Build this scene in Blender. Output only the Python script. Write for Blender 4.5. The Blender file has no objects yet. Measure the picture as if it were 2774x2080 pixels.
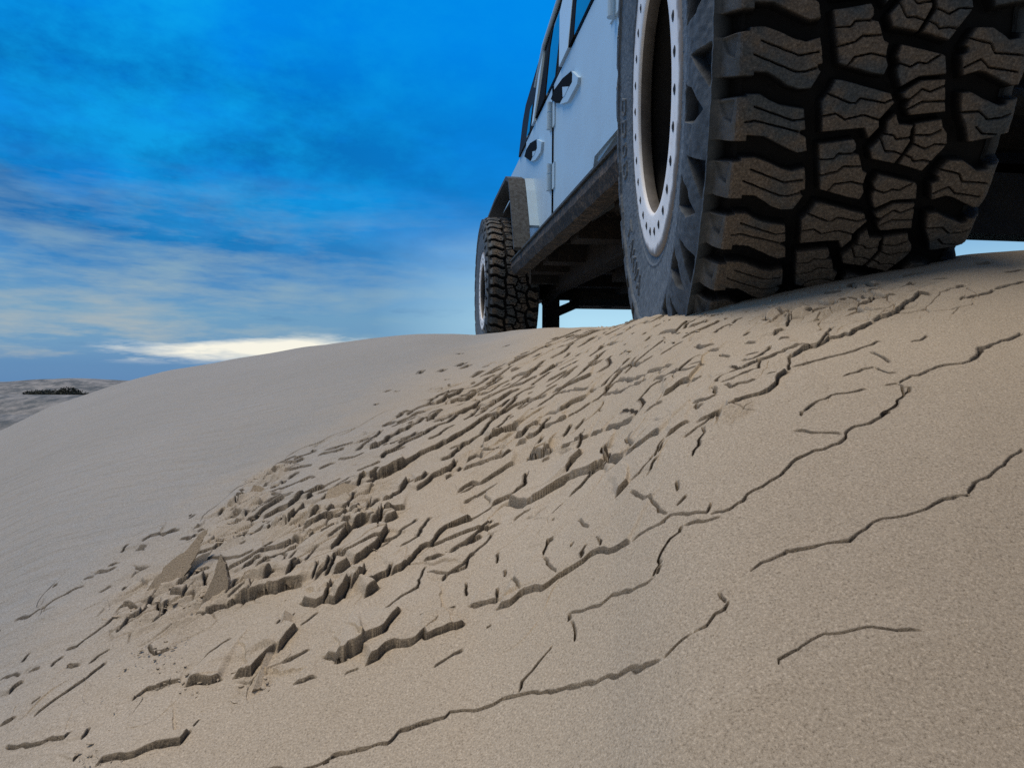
# Off-road vehicle on a cracked sand dune at dusk (Blender 4.5)
import numpy as np
# ---- dune surface: height as a function of ground position (metres, camera at the origin) ----
CT=np.array([-1.05,-.823,-.742,-.649,-.555,-.447,-.340,-.230,-.144,-.102,-.061,-.022,.040,.126,.166,.190,.206,.304,.457,.593,.669,.721,.823,1.05])
CE=np.array([-.170,-.0766,-.0362,-.0042,.0214,.0398,.0576,.0730,.0819,.0807,.0783,.0825,.0884,.0908,.0914,.0985,.1025,.121,.1536,.181,.194,.2035,.2115,.235])
DT=np.array([-1.05,-.823,-.5,-.2,-.05,.08,.17,.24,.32,.45,.6,.82,1.05])
DD=np.array([2.6,2.4,2.8,2.4,2.0,1.45,1.05,.86,.80,.76,.74,.74,.76])
TS=np.linspace(-1.3,1.3,2601)
def _sm(a,sig):
    k=np.exp(-.5*(np.arange(-4*sig,4*sig+1)/sig)**2);k/=k.sum()
    return np.convolve(np.pad(a,4*sig,mode='edge'),k,'valid')
E_=_sm(np.interp(TS,CT,CE),9); D_=_sm(np.interp(TS,DT,DD),60)
G_=_sm(np.interp(TS,[-.30,-.10],[-.45,.0]),30); P_=_sm(np.interp(TS,[-.3,.2],[1.9,1.65]),40)
H0=.30
def crest(t): return np.interp(t,TS,D_)
def hashn(ix,iy,s):
    h=(ix.astype(np.int64)*374761393+iy.astype(np.int64)*668265263+s*1442695041)&0xffffffff
    h=((h^(h>>13))*1274126177)&0xffffffff
    return ((h^(h>>16))&0xffff)/65535.0
def vnoise(x,y,s=0):
    ix=np.floor(x);iy=np.floor(y);fx=x-ix;fy=y-iy
    fx=fx*fx*(3-2*fx);fy=fy*fy*(3-2*fy)
    a=hashn(ix,iy,s);b=hashn(ix+1,iy,s);c=hashn(ix,iy+1,s);d=hashn(ix+1,iy+1,s)
    return (a*(1-fx)+b*fx)*(1-fy)+(c*(1-fx)+d*fx)*fy
def base_z(x,y):
    t=np.clip(x/np.maximum(y,.25),-1.25,1.25)
    e=np.interp(t,TS,E_);D=np.interp(t,TS,D_);g=np.interp(t,TS,G_);p=np.interp(t,TS,P_)
    near=e*y-H0*np.maximum(1-y/D,0)**p
    s=np.maximum(y-D,0);h=.35
    far=e*y-(e-g)*(np.sqrt(s*s+h*h)-h)-.35*np.maximum(y-7,0)*(1-np.exp(-np.maximum(y-7,0)/3))
    z=np.where(y<D,near,far)
    z=np.where(y<-.5,near-.0,z)
    # far dunes beyond the slip face
    w1=6*vnoise(x/40+3,y*0+.5,7);w2=5*vnoise(x/22,y*0+1.5,8);n=vnoise(x/9,y/9,9)
    zf=-7+7.9*np.exp(-((y-135-w1)/26)**2)*(.93+.1*vnoise(x/14,y*0,4))+5.6*np.exp(-((y-78-w2)/13)**2)+4.7*np.exp(-((y-42-.12*(x+40)-w2)/8)**2)+.35*n
    zf=zf+4*(1-np.exp(-np.maximum(y-160,0)/150))
    k=np.clip((y-5)/6,0,1)
    return np.where(k>0,np.maximum(z,zf)*k+z*(1-k),z)
FRAME=[[-0.140409, 0.989203, 0.041988], [0.990086, 0.14045, 0.001998], [0.00392, -0.041852, 0.999116]]
STEER=0.218;CAMBER=-0.05
HANDLE1=([(1.773, 0.732), (1.704, 0.743), (1.538, 0.72), (1.38, 0.68), (1.359, 0.661), (1.368, 0.632), (1.4, 0.631), (1.533, 0.684), (1.525, 0.658), (1.56, 0.636), (1.662, 0.671)], [(1.372, 0.676), (1.269, 0.607), (1.278, 0.588), (1.433, 0.585), (1.575, 0.631), (1.551, 0.634), (1.396, 0.629), (1.36, 0.628), (1.355, 0.657)], [(1.522, 0.679), (1.411, 0.634), (1.485, 0.628), (1.515, 0.636)])
HANDLE2=([(2.509, 0.712), (2.443, 0.729), (2.316, 0.722), (2.116, 0.674), (2.115, 0.623), (2.159, 0.631), (2.243, 0.654), (2.242, 0.624), (2.293, 0.62)], [(2.105, 0.67), (1.973, 0.613), (2.005, 0.575), (2.146, 0.581), (2.281, 0.615), (2.23, 0.619), (2.133, 0.623), (2.097, 0.623)], [(2.223, 0.647), (2.132, 0.622), (2.183, 0.616), (2.222, 0.623)])
CRACKS=[(6,8,[265,906,275,900,285,896,293,900,305,895,321,895,337,900,352,902,369,904,388,915,402,930,421,949]),(0,5,[421,949,428,969,439,993,445,998]),(6,8,[441,989,455,993,473,1002,486,1007]),(5,6,[465,995,477,1003,488,1000,510,1011,518,1018,531,1014,546,1021,550,1014,570,1023,586,1027,601,1039]),(5,4,[601,1039,619,1050,642,1058,664,1068,679,1086,712,1106,727,1114,743,1100]),(1.5,3,[446,955,462,957,485,956,508,956,535,960,557,961,576,967]),(1.5,3,[432,960,445,957,462,957]),(7,7,[183,995,193,985,199,984,210,972,221,957,226,945]),(7,7,[227,924,239,920,253,921,265,917]),(11,6,[253,1064,264,1062,276,1061,288,1060,296,1052,300,1051]),(4,2,[300,1051,310,1043,321,1040]),(1,6,[211,1088,221,1092,228,1106,232,1138,240,1143,249,1150,254,1155,266,1151,276,1139]),(1,6,[211,1088,211,1126,204,1167]),(4,4,[225,1071,236,1060,247,1049,253,1044]),(5,4,[176,1160,186,1138,198,1111,209,1085]),(5,4,[150,1185,164,1177,176,1160]),(1,6,[325,987,329,996,343,1002,360,1005,363,1042]),(1,6,[321,978,317,954,314,945]),(4,4,[282,965,292,953,302,945,314,945]),(4,4,[331,968,334,950,346,953,358,948,374,949]),(1,4,[329,981,347,976,371,981,387,983,405,1016]),(1,4,[390,951,405,940]),(1,5,[387,1044,400,1024,410,1026,418,1035,437,1055]),(1,5,[396,1054,417,1042]),(2,4,[204,1354,221,1312,237,1261,249,1230,264,1210]),(2,4,[204,1371,219,1382,236,1374,247,1318,256,1287,269,1242,282,1221,305,1179]),(2,4,[182,1439,204,1413,219,1426,246,1437,267,1399,276,1355,304,1336]),(2,4,[171,1356,184,1351,201,1363,210,1394]),(1,3,[208,1547,239,1535,240,1592,260,1608]),(1,3,[271,1423,270,1379]),(1,3,[273,1181,278,1149,290,1135,305,1097,320,1090]),(1,3,[313,1115,335,1093]),(1,3,[269,881,266,860,254,850,247,837,239,831,238,821]),(1,3,[193,1046,192,1025,198,994]),(1,3,[480,1186,493,1222]),(1,3,[425,1156,443,1164]),(0,9,[205,892,210,903,213,914,220,920,226,922]),(0,9,[212,894,218,907,223,915]),(5,4,[164,1035,173,1009,183,995]),(5,4,[397,1396,415,1383,443,1374]),(5,4,[500,1132,515,1158,525,1197,542,1204]),(5,4,[458,1100,475,1116,493,1116]),(1,4,[161,1090,162,1063,164,1035]),(1,4,[386,1399,404,1439,422,1436,446,1462]),(1,4,[444,1263,461,1282,478,1278]),(1,4,[407,1248,426,1268,447,1271]),(3,2,[422,1118,439,1096]),(3,2,[453,1063,471,1057]),(3,2,[352,1493,368,1470,375,1398]),(3,2,[362,1212,362,1180,380,1176]),(3,2,[361,1152,369,1138,379,1128]),(3,2,[508,1245,524,1240,526,1203]),(1,3,[335,1594,344,1587]),(1,3,[317,1510,334,1529]),(1,3,[369,1610,386,1594]),(1,3,[350,1867,364,1804]),(1,3,[380,1780,389,1744]),(1,3,[294,1836,323,1781]),(1,3,[244,1755,263,1766]),(1,3,[280,1763,298,1706]),(1,3,[317,1462,320,1444]),(1,3,[270,1545,277,1563]),(1,3,[377,1102,375,1086,379,1077]),(4,3,[604,1123,621,1121,641,1124,656,1145,658,1154]),(4,3,[728,1277,727,1247,744,1249]),(4,3,[644,1290,658,1276,670,1268]),(4,3,[741,1187,756,1194,778,1207]),(4,3,[807,1285,830,1286,853,1286]),(4,3,[957,1292,975,1289,998,1300]),(4,3,[701,1307,718,1311,703,1261]),(1.5,3,[645,1199,661,1186,672,1181,659,1152]),(1.5,3,[819,1210,843,1190]),(1.5,3,[796,1128,818,1129]),(1.5,3,[847,1100,877,1112,930,1132]),(1.5,3,[769,1061,818,1086,847,1100]),(1.5,3,[944,1202,993,1209]),(1.5,3,[757,1055,770,1067,771,1055]),(1.5,3,[690,1207,703,1213,713,1178]),(1.5,3,[656,1145,669,1129,696,1129]),(1.5,3,[548,1173,595,1191,645,1199]),(0.5,4,[547,941,548,922,549,906,546,896]),(0.5,4,[526,892,525,882,530,872,542,872]),(0.5,4,[471,893,491,892,524,894]),(0.5,4,[607,947,621,950,637,958]),(1.5,3.5,[524,839,548,853,557,853,579,860,599,861,622,862,652,880,685,896,721,913,766,931]),(1,6,[500,843,515,841,524,839]),(1,6,[524,839,526,830,518,816,513,807,506,799,495,788,477,780,462,772,455,770]),(1,6,[525,827,533,823,523,811,513,807]),(1,6,[382,817,399,826,426,836,437,841,458,842,480,844]),(1.6,6,[223,707,235,698,247,695,259,695,273,704,284,708,302,714,324,725,345,733,359,736,382,742,399,756,418,762,438,764,470,777]),(0.5,5,[354,787,365,775,380,764,397,757]),(0.5,5,[374,809,382,820]),(0.5,5,[215,796,211,773]),(0.5,5,[200,750,212,760]),(1.5,4,[171,745,189,746,200,728,221,712,228,722]),(1.5,4,[194,718,214,701,231,691]),(1,6,[194,718,189,706,179,707,174,699,166,692,167,684,159,678,155,676]),(0.8,4,[462,628,478,642,490,649,520,664,535,675,566,688]),(0.8,4,[232,603,241,609,266,614,284,610,307,609,325,606,344,612,360,616,380,617,399,621,428,624,455,627]),(8,8,[-239,828,-223,828,-220,837,-203,842,-192,850,-178,852,-174,862,-169,878,-159,896]),(10,8,[-195,811,-180,815,-173,826,-160,830,-140,831,-128,833,-119,841,-112,830,-92,834,-73,844,-67,850]),(6,7,[-22,853,-3,846,9,848,17,849,37,834,49,833,65,836,81,829,96,827,113,817,130,790,146,770]),(0.5,4,[51,902,56,881,59,857,64,841]),(0.5,4,[60,938,54,921,49,906,45,909]),(0.5,4,[85,833,90,843,96,852]),(0.5,4,[114,818,116,826,112,841,120,836]),(0.5,4,[-2,898,9,872,15,853]),(0.5,4,[-17,908,-11,927,-5,926]),(0.5,4,[-29,957,-25,977,-20,986]),(0.5,4,[103,925,105,901,110,877]),(0.5,4,[86,879,86,873]),(0.5,4,[-71,897,-70,921,-71,938]),(5,5,[-65,879,-46,873,-27,867,-25,891]),(5,5,[-80,878,-89,880,-109,870,-134,868]),(1,5,[-187,904,-177,921,-158,938,-146,947,-145,972,-145,991,-138,1005]),(1,5,[-133,989,-98,977,-75,981,-71,996,-53,1019,-41,1027,-35,1044]),(8,6,[-196,1005,-180,1013,-163,1031,-158,1058,-141,1066,-131,1091,-117,1111,-94,1124,-70,1134]),(5,5,[-144,1019,-128,1022,-114,1035]),(5,5,[-143,1067,-123,1070,-87,1072,-56,1075,-36,1080,-15,1083]),(5,5,[-110,1038,-85,1048,-48,1054]),(8,6,[-228,987,-215,995,-201,1005,-202,1030]),(8,6,[-255,989,-243,1000,-238,1030]),(8,6,[-271,962,-260,973,-260,998]),(8,6,[-228,957,-218,962,-206,973]),(8,6,[-300,1038,-288,1048,-273,1059]),(2,4,[-239,1105,-218,1131,-175,1174]),(6,4,[-326,1129,-320,1156,-304,1180,-291,1196,-279,1208]),(6,4,[-266,1189,-252,1203]),(2,6,[-198,687,-177,687,-159,689,-136,688,-123,694,-107,695,-87,696,-72,696,-67,703,-51,704,-33,701,-18,699,-8,699,6,693,25,680,41,670,60,650,81,632,104,613,125,587,141,575]),(0.5,4,[6,694,11,707,21,714,30,721,41,725,45,729]),(1.6,6,[66,753,79,742,102,724,114,721,121,713,135,695,148,679,156,676]),(0.5,5,[68,750,68,738,63,736]),(0.5,5,[68,735,72,721,72,708]),(0.5,5,[-35,826,-27,828]),(0.5,5,[-219,803,-202,806]),(0.5,5,[-97,775,-83,787,-65,794]),(1,6,[167,577,175,577,186,581,196,584,202,591,204,591]),(1,6,[201,604,200,597,202,591]),(0.5,2.5,[217,514,220,518,237,519,251,525,266,527,281,521,309,513,333,507]),(0.5,4,[-919,1150,-884,1141,-874,1152,-854,1163,-837,1170,-827,1182,-810,1185]),(0.5,4,[-713,993,-697,999,-693,1021,-681,1032,-674,1056]),(0.5,4,[-793,996,-791,1003,-792,1018]),(0.5,4,[-715,961,-717,972,-709,983]),(0.5,4,[-753,974,-738,972]),(0.5,4,[-691,894,-681,898]),(0.5,4,[-807,980,-778,978,-761,972]),(0.5,4,[-647,944,-644,961,-632,974]),(0.5,4,[-813,1291,-813,1316]),(0.5,4,[-753,1329,-739,1359]),(0.5,4,[-718,1134,-714,1155]),(0.5,4,[-903,1220,-896,1224]),(0.5,4,[-831,1213,-811,1215]),(0.5,4,[-777,1300,-755,1292]),(0.5,4,[-937,1139,-932,1139]),(0.5,4,[-400,777,-397,789]),(0.5,4,[-316,923,-293,951]),(0.5,4,[-356,930,-332,960]),(0.5,4,[-454,896,-441,919,-421,941]),(0.5,4,[-808,1245,-794,1260]),(5,4,[-762,941,-758,952,-748,955]),(5,4,[-722,877,-709,876,-703,880]),(4,4,[-677,836,-657,825,-635,814,-611,808,-594,805,-580,805,-575,815]),(4,4,[-554,797,-554,814]),(4,4,[-538,766,-535,774]),(6,4,[-500,743,-492,749,-472,749,-450,749,-427,755,-406,753,-402,765,-401,772]),(2,6,[-273,692,-254,693,-236,682,-213,680,-196,684,-175,687,-158,687]),(9,5,[-449,854,-433,855,-412,849,-394,850]),(9,5,[-379,846,-354,842,-352,858,-337,881]),(9,5,[-332,873,-331,901,-315,919]),(4,3,[-518,844,-509,859,-504,866,-484,864,-471,870,-458,871]),(4,3,[-314,855,-301,856,-282,863]),(4,3,[-284,810,-267,809,-253,813]),(4,3,[-566,960,-562,966,-541,942,-516,940]),(8,5,[-259,841,-238,832,-225,831,-213,839,-194,846]),(8,5,[-521,1019,-498,1014,-484,1021,-463,1022,-447,1029,-417,1031,-395,1031,-375,1036,-346,1034]),(6,4,[-682,1069,-662,1070,-635,1057]),(6,4,[-593,1024,-587,1039,-591,1066]),(6,4,[-626,1042,-628,1059,-628,1090]),(6,4,[-641,1122,-625,1127,-621,1136]),(6,4,[-600,1082,-576,1081,-570,1108]),(6,4,[-608,1075,-590,1048]),(6,4,[-601,1116,-590,1128,-601,1168]),(6,4,[-562,1121,-568,1143]),(6,4,[-427,1056,-420,1080]),(6,4,[-389,1059,-389,1091,-379,1107]),(9,6,[-461,1030,-447,1025,-437,1032,-425,1035,-407,1036,-393,1030,-380,1041,-363,1039,-349,1042]),(8,5,[-329,982,-314,970,-302,968,-294,973,-297,993,-299,1022]),(8,5,[-292,971,-270,964,-260,978,-260,990,-259,1005]),(8,5,[-228,957,-216,966,-205,974]),(11,4,[-389,1065,-386,1081,-379,1089,-378,1103]),(11,4,[-269,1063,-255,1078,-244,1104,-239,1135,-230,1164]),(11,4,[-429,1057,-421,1067,-417,1079]),(7,5,[-336,1042,-343,1075,-343,1093]),(7,5,[-332,1046,-321,1056,-320,1087]),(7,5,[-317,1041,-314,1065,-313,1100,-301,1107]),(7,5,[-305,1037,-290,1042,-275,1054,-273,1067]),(8,5,[-329,1118,-324,1138,-319,1159,-309,1176,-301,1183]),(8,5,[-301,1183,-292,1201,-277,1210]),(6,4,[-535,1137,-519,1147,-505,1157,-485,1171,-468,1178,-450,1180,-432,1182,-403,1188]),(6,4,[-495,1126,-492,1140,-477,1153,-461,1158]),(6,4,[-468,1128,-454,1137,-440,1153,-401,1175]),(4,4,[-403,1188,-377,1189,-358,1188,-339,1202]),(4,4,[-637,1211,-621,1224,-595,1237,-592,1250,-567,1263,-551,1264,-554,1284,-545,1288]),(4,4,[-625,1187,-602,1194,-577,1200,-539,1183,-513,1176,-490,1185]),(4,4,[-479,1185,-461,1205]),(4,4,[-392,1193,-385,1203]),(4,4,[-329,1194,-306,1203]),(4,4,[-306,1211,-275,1240]),(0.5,3,[-409,1110,-405,1129,-398,1154]),(0.5,3,[-371,1097,-367,1123,-355,1144]),(0.5,3,[-604,1268,-587,1271]),(0.5,3,[-543,1235,-535,1244]),(6,4,[-591,1155,-582,1161,-566,1165]),(6,4,[-556,1111,-566,1141]),(6,4,[-516,1034,-510,1053]),(6,4,[-481,1042,-483,1060,-478,1089]),(8,5,[-531,1325,-518,1335,-505,1345,-485,1344,-484,1361,-473,1374,-464,1392,-452,1410,-430,1420]),(8,5,[-570,1326,-554,1339,-545,1361,-534,1377,-524,1385,-508,1391]),(8,5,[-458,1260,-450,1275,-441,1299,-439,1319]),(8,5,[-413,1232,-392,1235,-378,1248,-360,1248,-345,1254,-339,1267]),(8,4,[-341,1284,-339,1318,-339,1340]),(8,4,[-335,1261,-316,1249,-311,1271]),(8,4,[-350,1378,-343,1394,-330,1413]),(8,4,[-327,1372,-311,1389,-298,1414]),(8,4,[-294,1407,-278,1425,-267,1441,-246,1446]),(8,4,[-271,1283,-255,1290,-243,1310,-230,1350]),(8,4,[-268,1188,-255,1201,-258,1241]),(8,4,[-255,1228,-239,1225,-224,1234,-210,1235]),(8,4,[-247,1191,-233,1196,-218,1208]),(8,4,[-449,1353,-441,1377,-437,1384]),(8,4,[-411,1336,-405,1374]),(8,4,[-409,1246,-403,1270,-394,1282]),(8,4,[-380,1257,-377,1279,-371,1289]),(2,4,[-317,1254,-300,1266,-300,1296]),(2,4,[-295,1264,-287,1282,-276,1290]),(2,4,[-622,1630,-603,1650,-582,1673]),(2,4,[-508,1636,-484,1643,-443,1649]),(2,4,[-444,1577,-419,1576,-377,1592]),(2,4,[-369,1480,-344,1496,-322,1502]),(2,4,[-320,1520,-311,1546,-270,1567]),(2,4,[-555,1518,-545,1546,-530,1546]),(2,4,[-579,1642,-554,1648]),(1,2.5,[-577,1587,-548,1606]),(1,2.5,[-533,1577,-501,1578]),(1,2.5,[-542,1674,-535,1695]),(1,2.5,[-555,1438,-549,1439,-530,1425,-515,1422,-490,1409]),(1,2.5,[-483,1531,-450,1562]),(1,2.5,[-476,1478,-468,1485]),(1,2.5,[-569,1398,-556,1410]),(1,2.5,[-610,1408,-583,1425]),(6,3,[-372,1617,-348,1624]),(6,3,[-321,1424,-309,1445]),(6,3,[-623,1387,-603,1383,-584,1370]),(6,3,[-583,1352,-581,1373,-567,1371]),(6,3,[-633,1400,-613,1405]),(6,3,[-599,1342,-579,1338]),(6,3,[-577,1313,-562,1326]),(6,3,[-659,1389,-659,1415]),(6,3,[-658,1475,-640,1489]),(6,3,[-635,1424,-640,1445]),(6,3,[-661,1504,-648,1514]),(6,3,[-623,1541,-600,1534]),(6,3,[-628,1580,-612,1571]),(6,3,[-570,1470,-565,1487]),(6,3,[-561,1495,-565,1518]),(6,3,[-597,1501,-589,1500]),(6,3,[-613,1601,-594,1590]),(6,3,[-669,1323,-658,1336]),(6,3,[-682,1344,-670,1347]),(6,3,[-659,1437,-646,1438]),(6,3,[-504,1273,-497,1282]),(6,3,[-478,1269,-475,1283]),(6,3,[-427,1235,-418,1253]),(5,4,[-372,1620,-351,1633,-336,1646,-318,1665,-308,1696,-291,1693,-275,1714]),(5,4,[78,1836,102,1851,131,1873]),(4,5,[-325,1522,-311,1552,-290,1573,-274,1596,-250,1609,-232,1627,-220,1651,-201,1675,-177,1696,-159,1740,-141,1763,-117,1790,-101,1815,-67,1822,-38,1844,-2,1855,33,1827,57,1840,78,1830]),(4,5,[-343,1495,-321,1505]),(8,5,[-320,1393,-306,1412,-296,1418,-276,1435,-261,1437,-237,1463,-222,1489,-204,1499,-186,1511,-174,1532,-164,1527,-144,1552,-119,1583,-97,1605,-83,1630,-60,1634,-33,1624]),(5,5,[-33,1624,-15,1632,11,1643,35,1630,61,1612,91,1593]),(5,5,[-165,1429,-146,1445,-129,1468,-118,1500,-95,1519,-78,1531,-67,1568,-53,1603,-38,1615]),(1,5,[-47,1477,-35,1496,-19,1530,-9,1584]),(1,5,[120,1350,138,1354,156,1357,171,1356]),(9,5,[-55,1456,-30,1464,-6,1466,20,1456]),(9,5,[5,1401,23,1394,35,1407,48,1411,66,1408]),(9,5,[104,1419,122,1420,136,1427,154,1425,171,1412]),(6,5,[-65,1402,-42,1394,-24,1402,-13,1406]),(6,5,[32,1369,47,1358,60,1362,72,1392]),(6,5,[72,1380,88,1359,107,1350,120,1350]),(6,5,[12,1363,33,1350]),(6,5,[106,1599,126,1587,151,1579,169,1563,196,1553]),(2,4,[-4,1539,18,1536,33,1550,63,1547,99,1559,110,1573,133,1551,150,1492,180,1448]),(2,4,[-56,1778,-39,1764,-8,1777]),(2,4,[-58,1660,-26,1673,-7,1708,15,1740,38,1752,74,1737]),(5,3,[95,1727,112,1722,151,1701]),(5,3,[-8,1951,23,1960,48,1925,66,1928]),(5,3,[-190,1882,-161,1900,-142,1889,-115,1947]),(5,3,[-237,1894,-217,1906,-188,1959,-156,2028]),(5,3,[-337,1762,-316,1791,-293,1811,-272,1823,-245,1817]),(5,3,[-317,1827,-292,1855]),(5,3,[-239,1777,-226,1809,-202,1826]),(5,3,[-146,2177,-124,2217,-99,2232]),(5,3,[-368,1764,-357,1791,-333,1772]),(2,3,[-95,1924,-67,1908,-40,1939,-8,1951]),(2,3,[-104,1924,-95,1924]),(2,3,[-162,1911,-141,1957,-115,1995]),(2,3,[-261,1916,-237,1972,-203,2041]),(2,3,[-266,1888,-255,1913]),(2,3,[-93,2158,-65,2161,-34,2172]),(2,3,[-90,2014,-68,2034,-39,2057]),(2,3,[48,1925,60,1941,95,2005]),(2,3,[-137,1678,-117,1709,-103,1741,-100,1784]),(2,3,[-239,1733,-223,1761,-207,1819]),(2,3,[-206,1710,-194,1730]),(2,3,[-298,1738,-281,1750]),(2,3,[-382,1664,-366,1662]),(2,3,[-343,1618,-329,1628]),(1,3,[-201,2370,-175,2434]),(1,3,[-221,2421,-199,2493]),(1,3,[-362,2375,-362,2428]),(1,3,[-456,2028,-450,2047]),(1,3,[-288,2362,-274,2411]),(1,3,[-240,2202,-234,2214]),(1,3,[-456,2186,-441,2215]),(1,3,[-410,2165,-403,2173]),(1,3,[-215,2101,-205,2103]),(1,3,[-37,2682,-3,2666]),(1,3,[132,2250,145,2228]),(1,3,[156,2133,183,2127]),(1,3,[187,1833,206,1845]),(1,3,[162,1760,187,1781]),(1,3,[-244,2722,-237,2747]),(1,3,[-2,2082,21,2076]),(1,3,[-143,2087,-124,2097]),(1,3,[19,2251,33,2230]),(1,3,[45,1698,61,1697]),(10,5,[-205,1293,-188,1314,-170,1341,-162,1348,-145,1352,-132,1372,-131,1410]),(10,5,[-240,1311,-231,1331,-231,1357]),(10,5,[-211,1325,-194,1331,-183,1356]),(5,4,[-99,1379,-78,1392,-57,1377]),(5,4,[-106,1351,-84,1349,-53,1342,-19,1331,3,1347]),(5,4,[-142,1326,-126,1334]),(5,4,[-123,1348,-107,1367]),(7,5,[-115,1259,-95,1269,-79,1274,-62,1265,-42,1269,-26,1275,-6,1281,11,1280]),(7,5,[33,1269,47,1250,63,1242,78,1229,82,1237]),(4,3,[100,1216,119,1207,137,1192,150,1185]),(4,3,[61,1215,77,1215]),(4,3,[53,1298,62,1322]),(4,3,[98,1263,108,1280,118,1297]),(10,8,[-5,1140,21,1098,48,1092,76,1084,101,1070,115,1065,136,1051,160,1042]),(9,6,[95,1094,106,1118,127,1122]),(1,5,[115,1065,135,1046,156,1035,162,1037,161,1084]),(1,5,[68,998,77,1012,85,1016]),(1,5,[67,986,71,984]),(1,5,[162,868,172,819,180,813,184,769,190,750]),(1,5,[170,899,182,892,198,895,207,903]),(8,5,[150,898,160,898,169,897]),(5,5,[32,1278,61,1244,84,1242]),(5,5,[-116,1118,-84,1135,-55,1147,-24,1156,4,1158,20,1173,29,1212]),(5,5,[164,1032,183,997]),(1,4,[141,575,153,576,167,577]),(1,4,[146,770,156,760,165,751,182,742]),(1,4,[156,676,161,680,165,682]),(0.8,4,[453,627,457,625,464,628]),(1,4,[-196,677,-205,676])]
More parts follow.
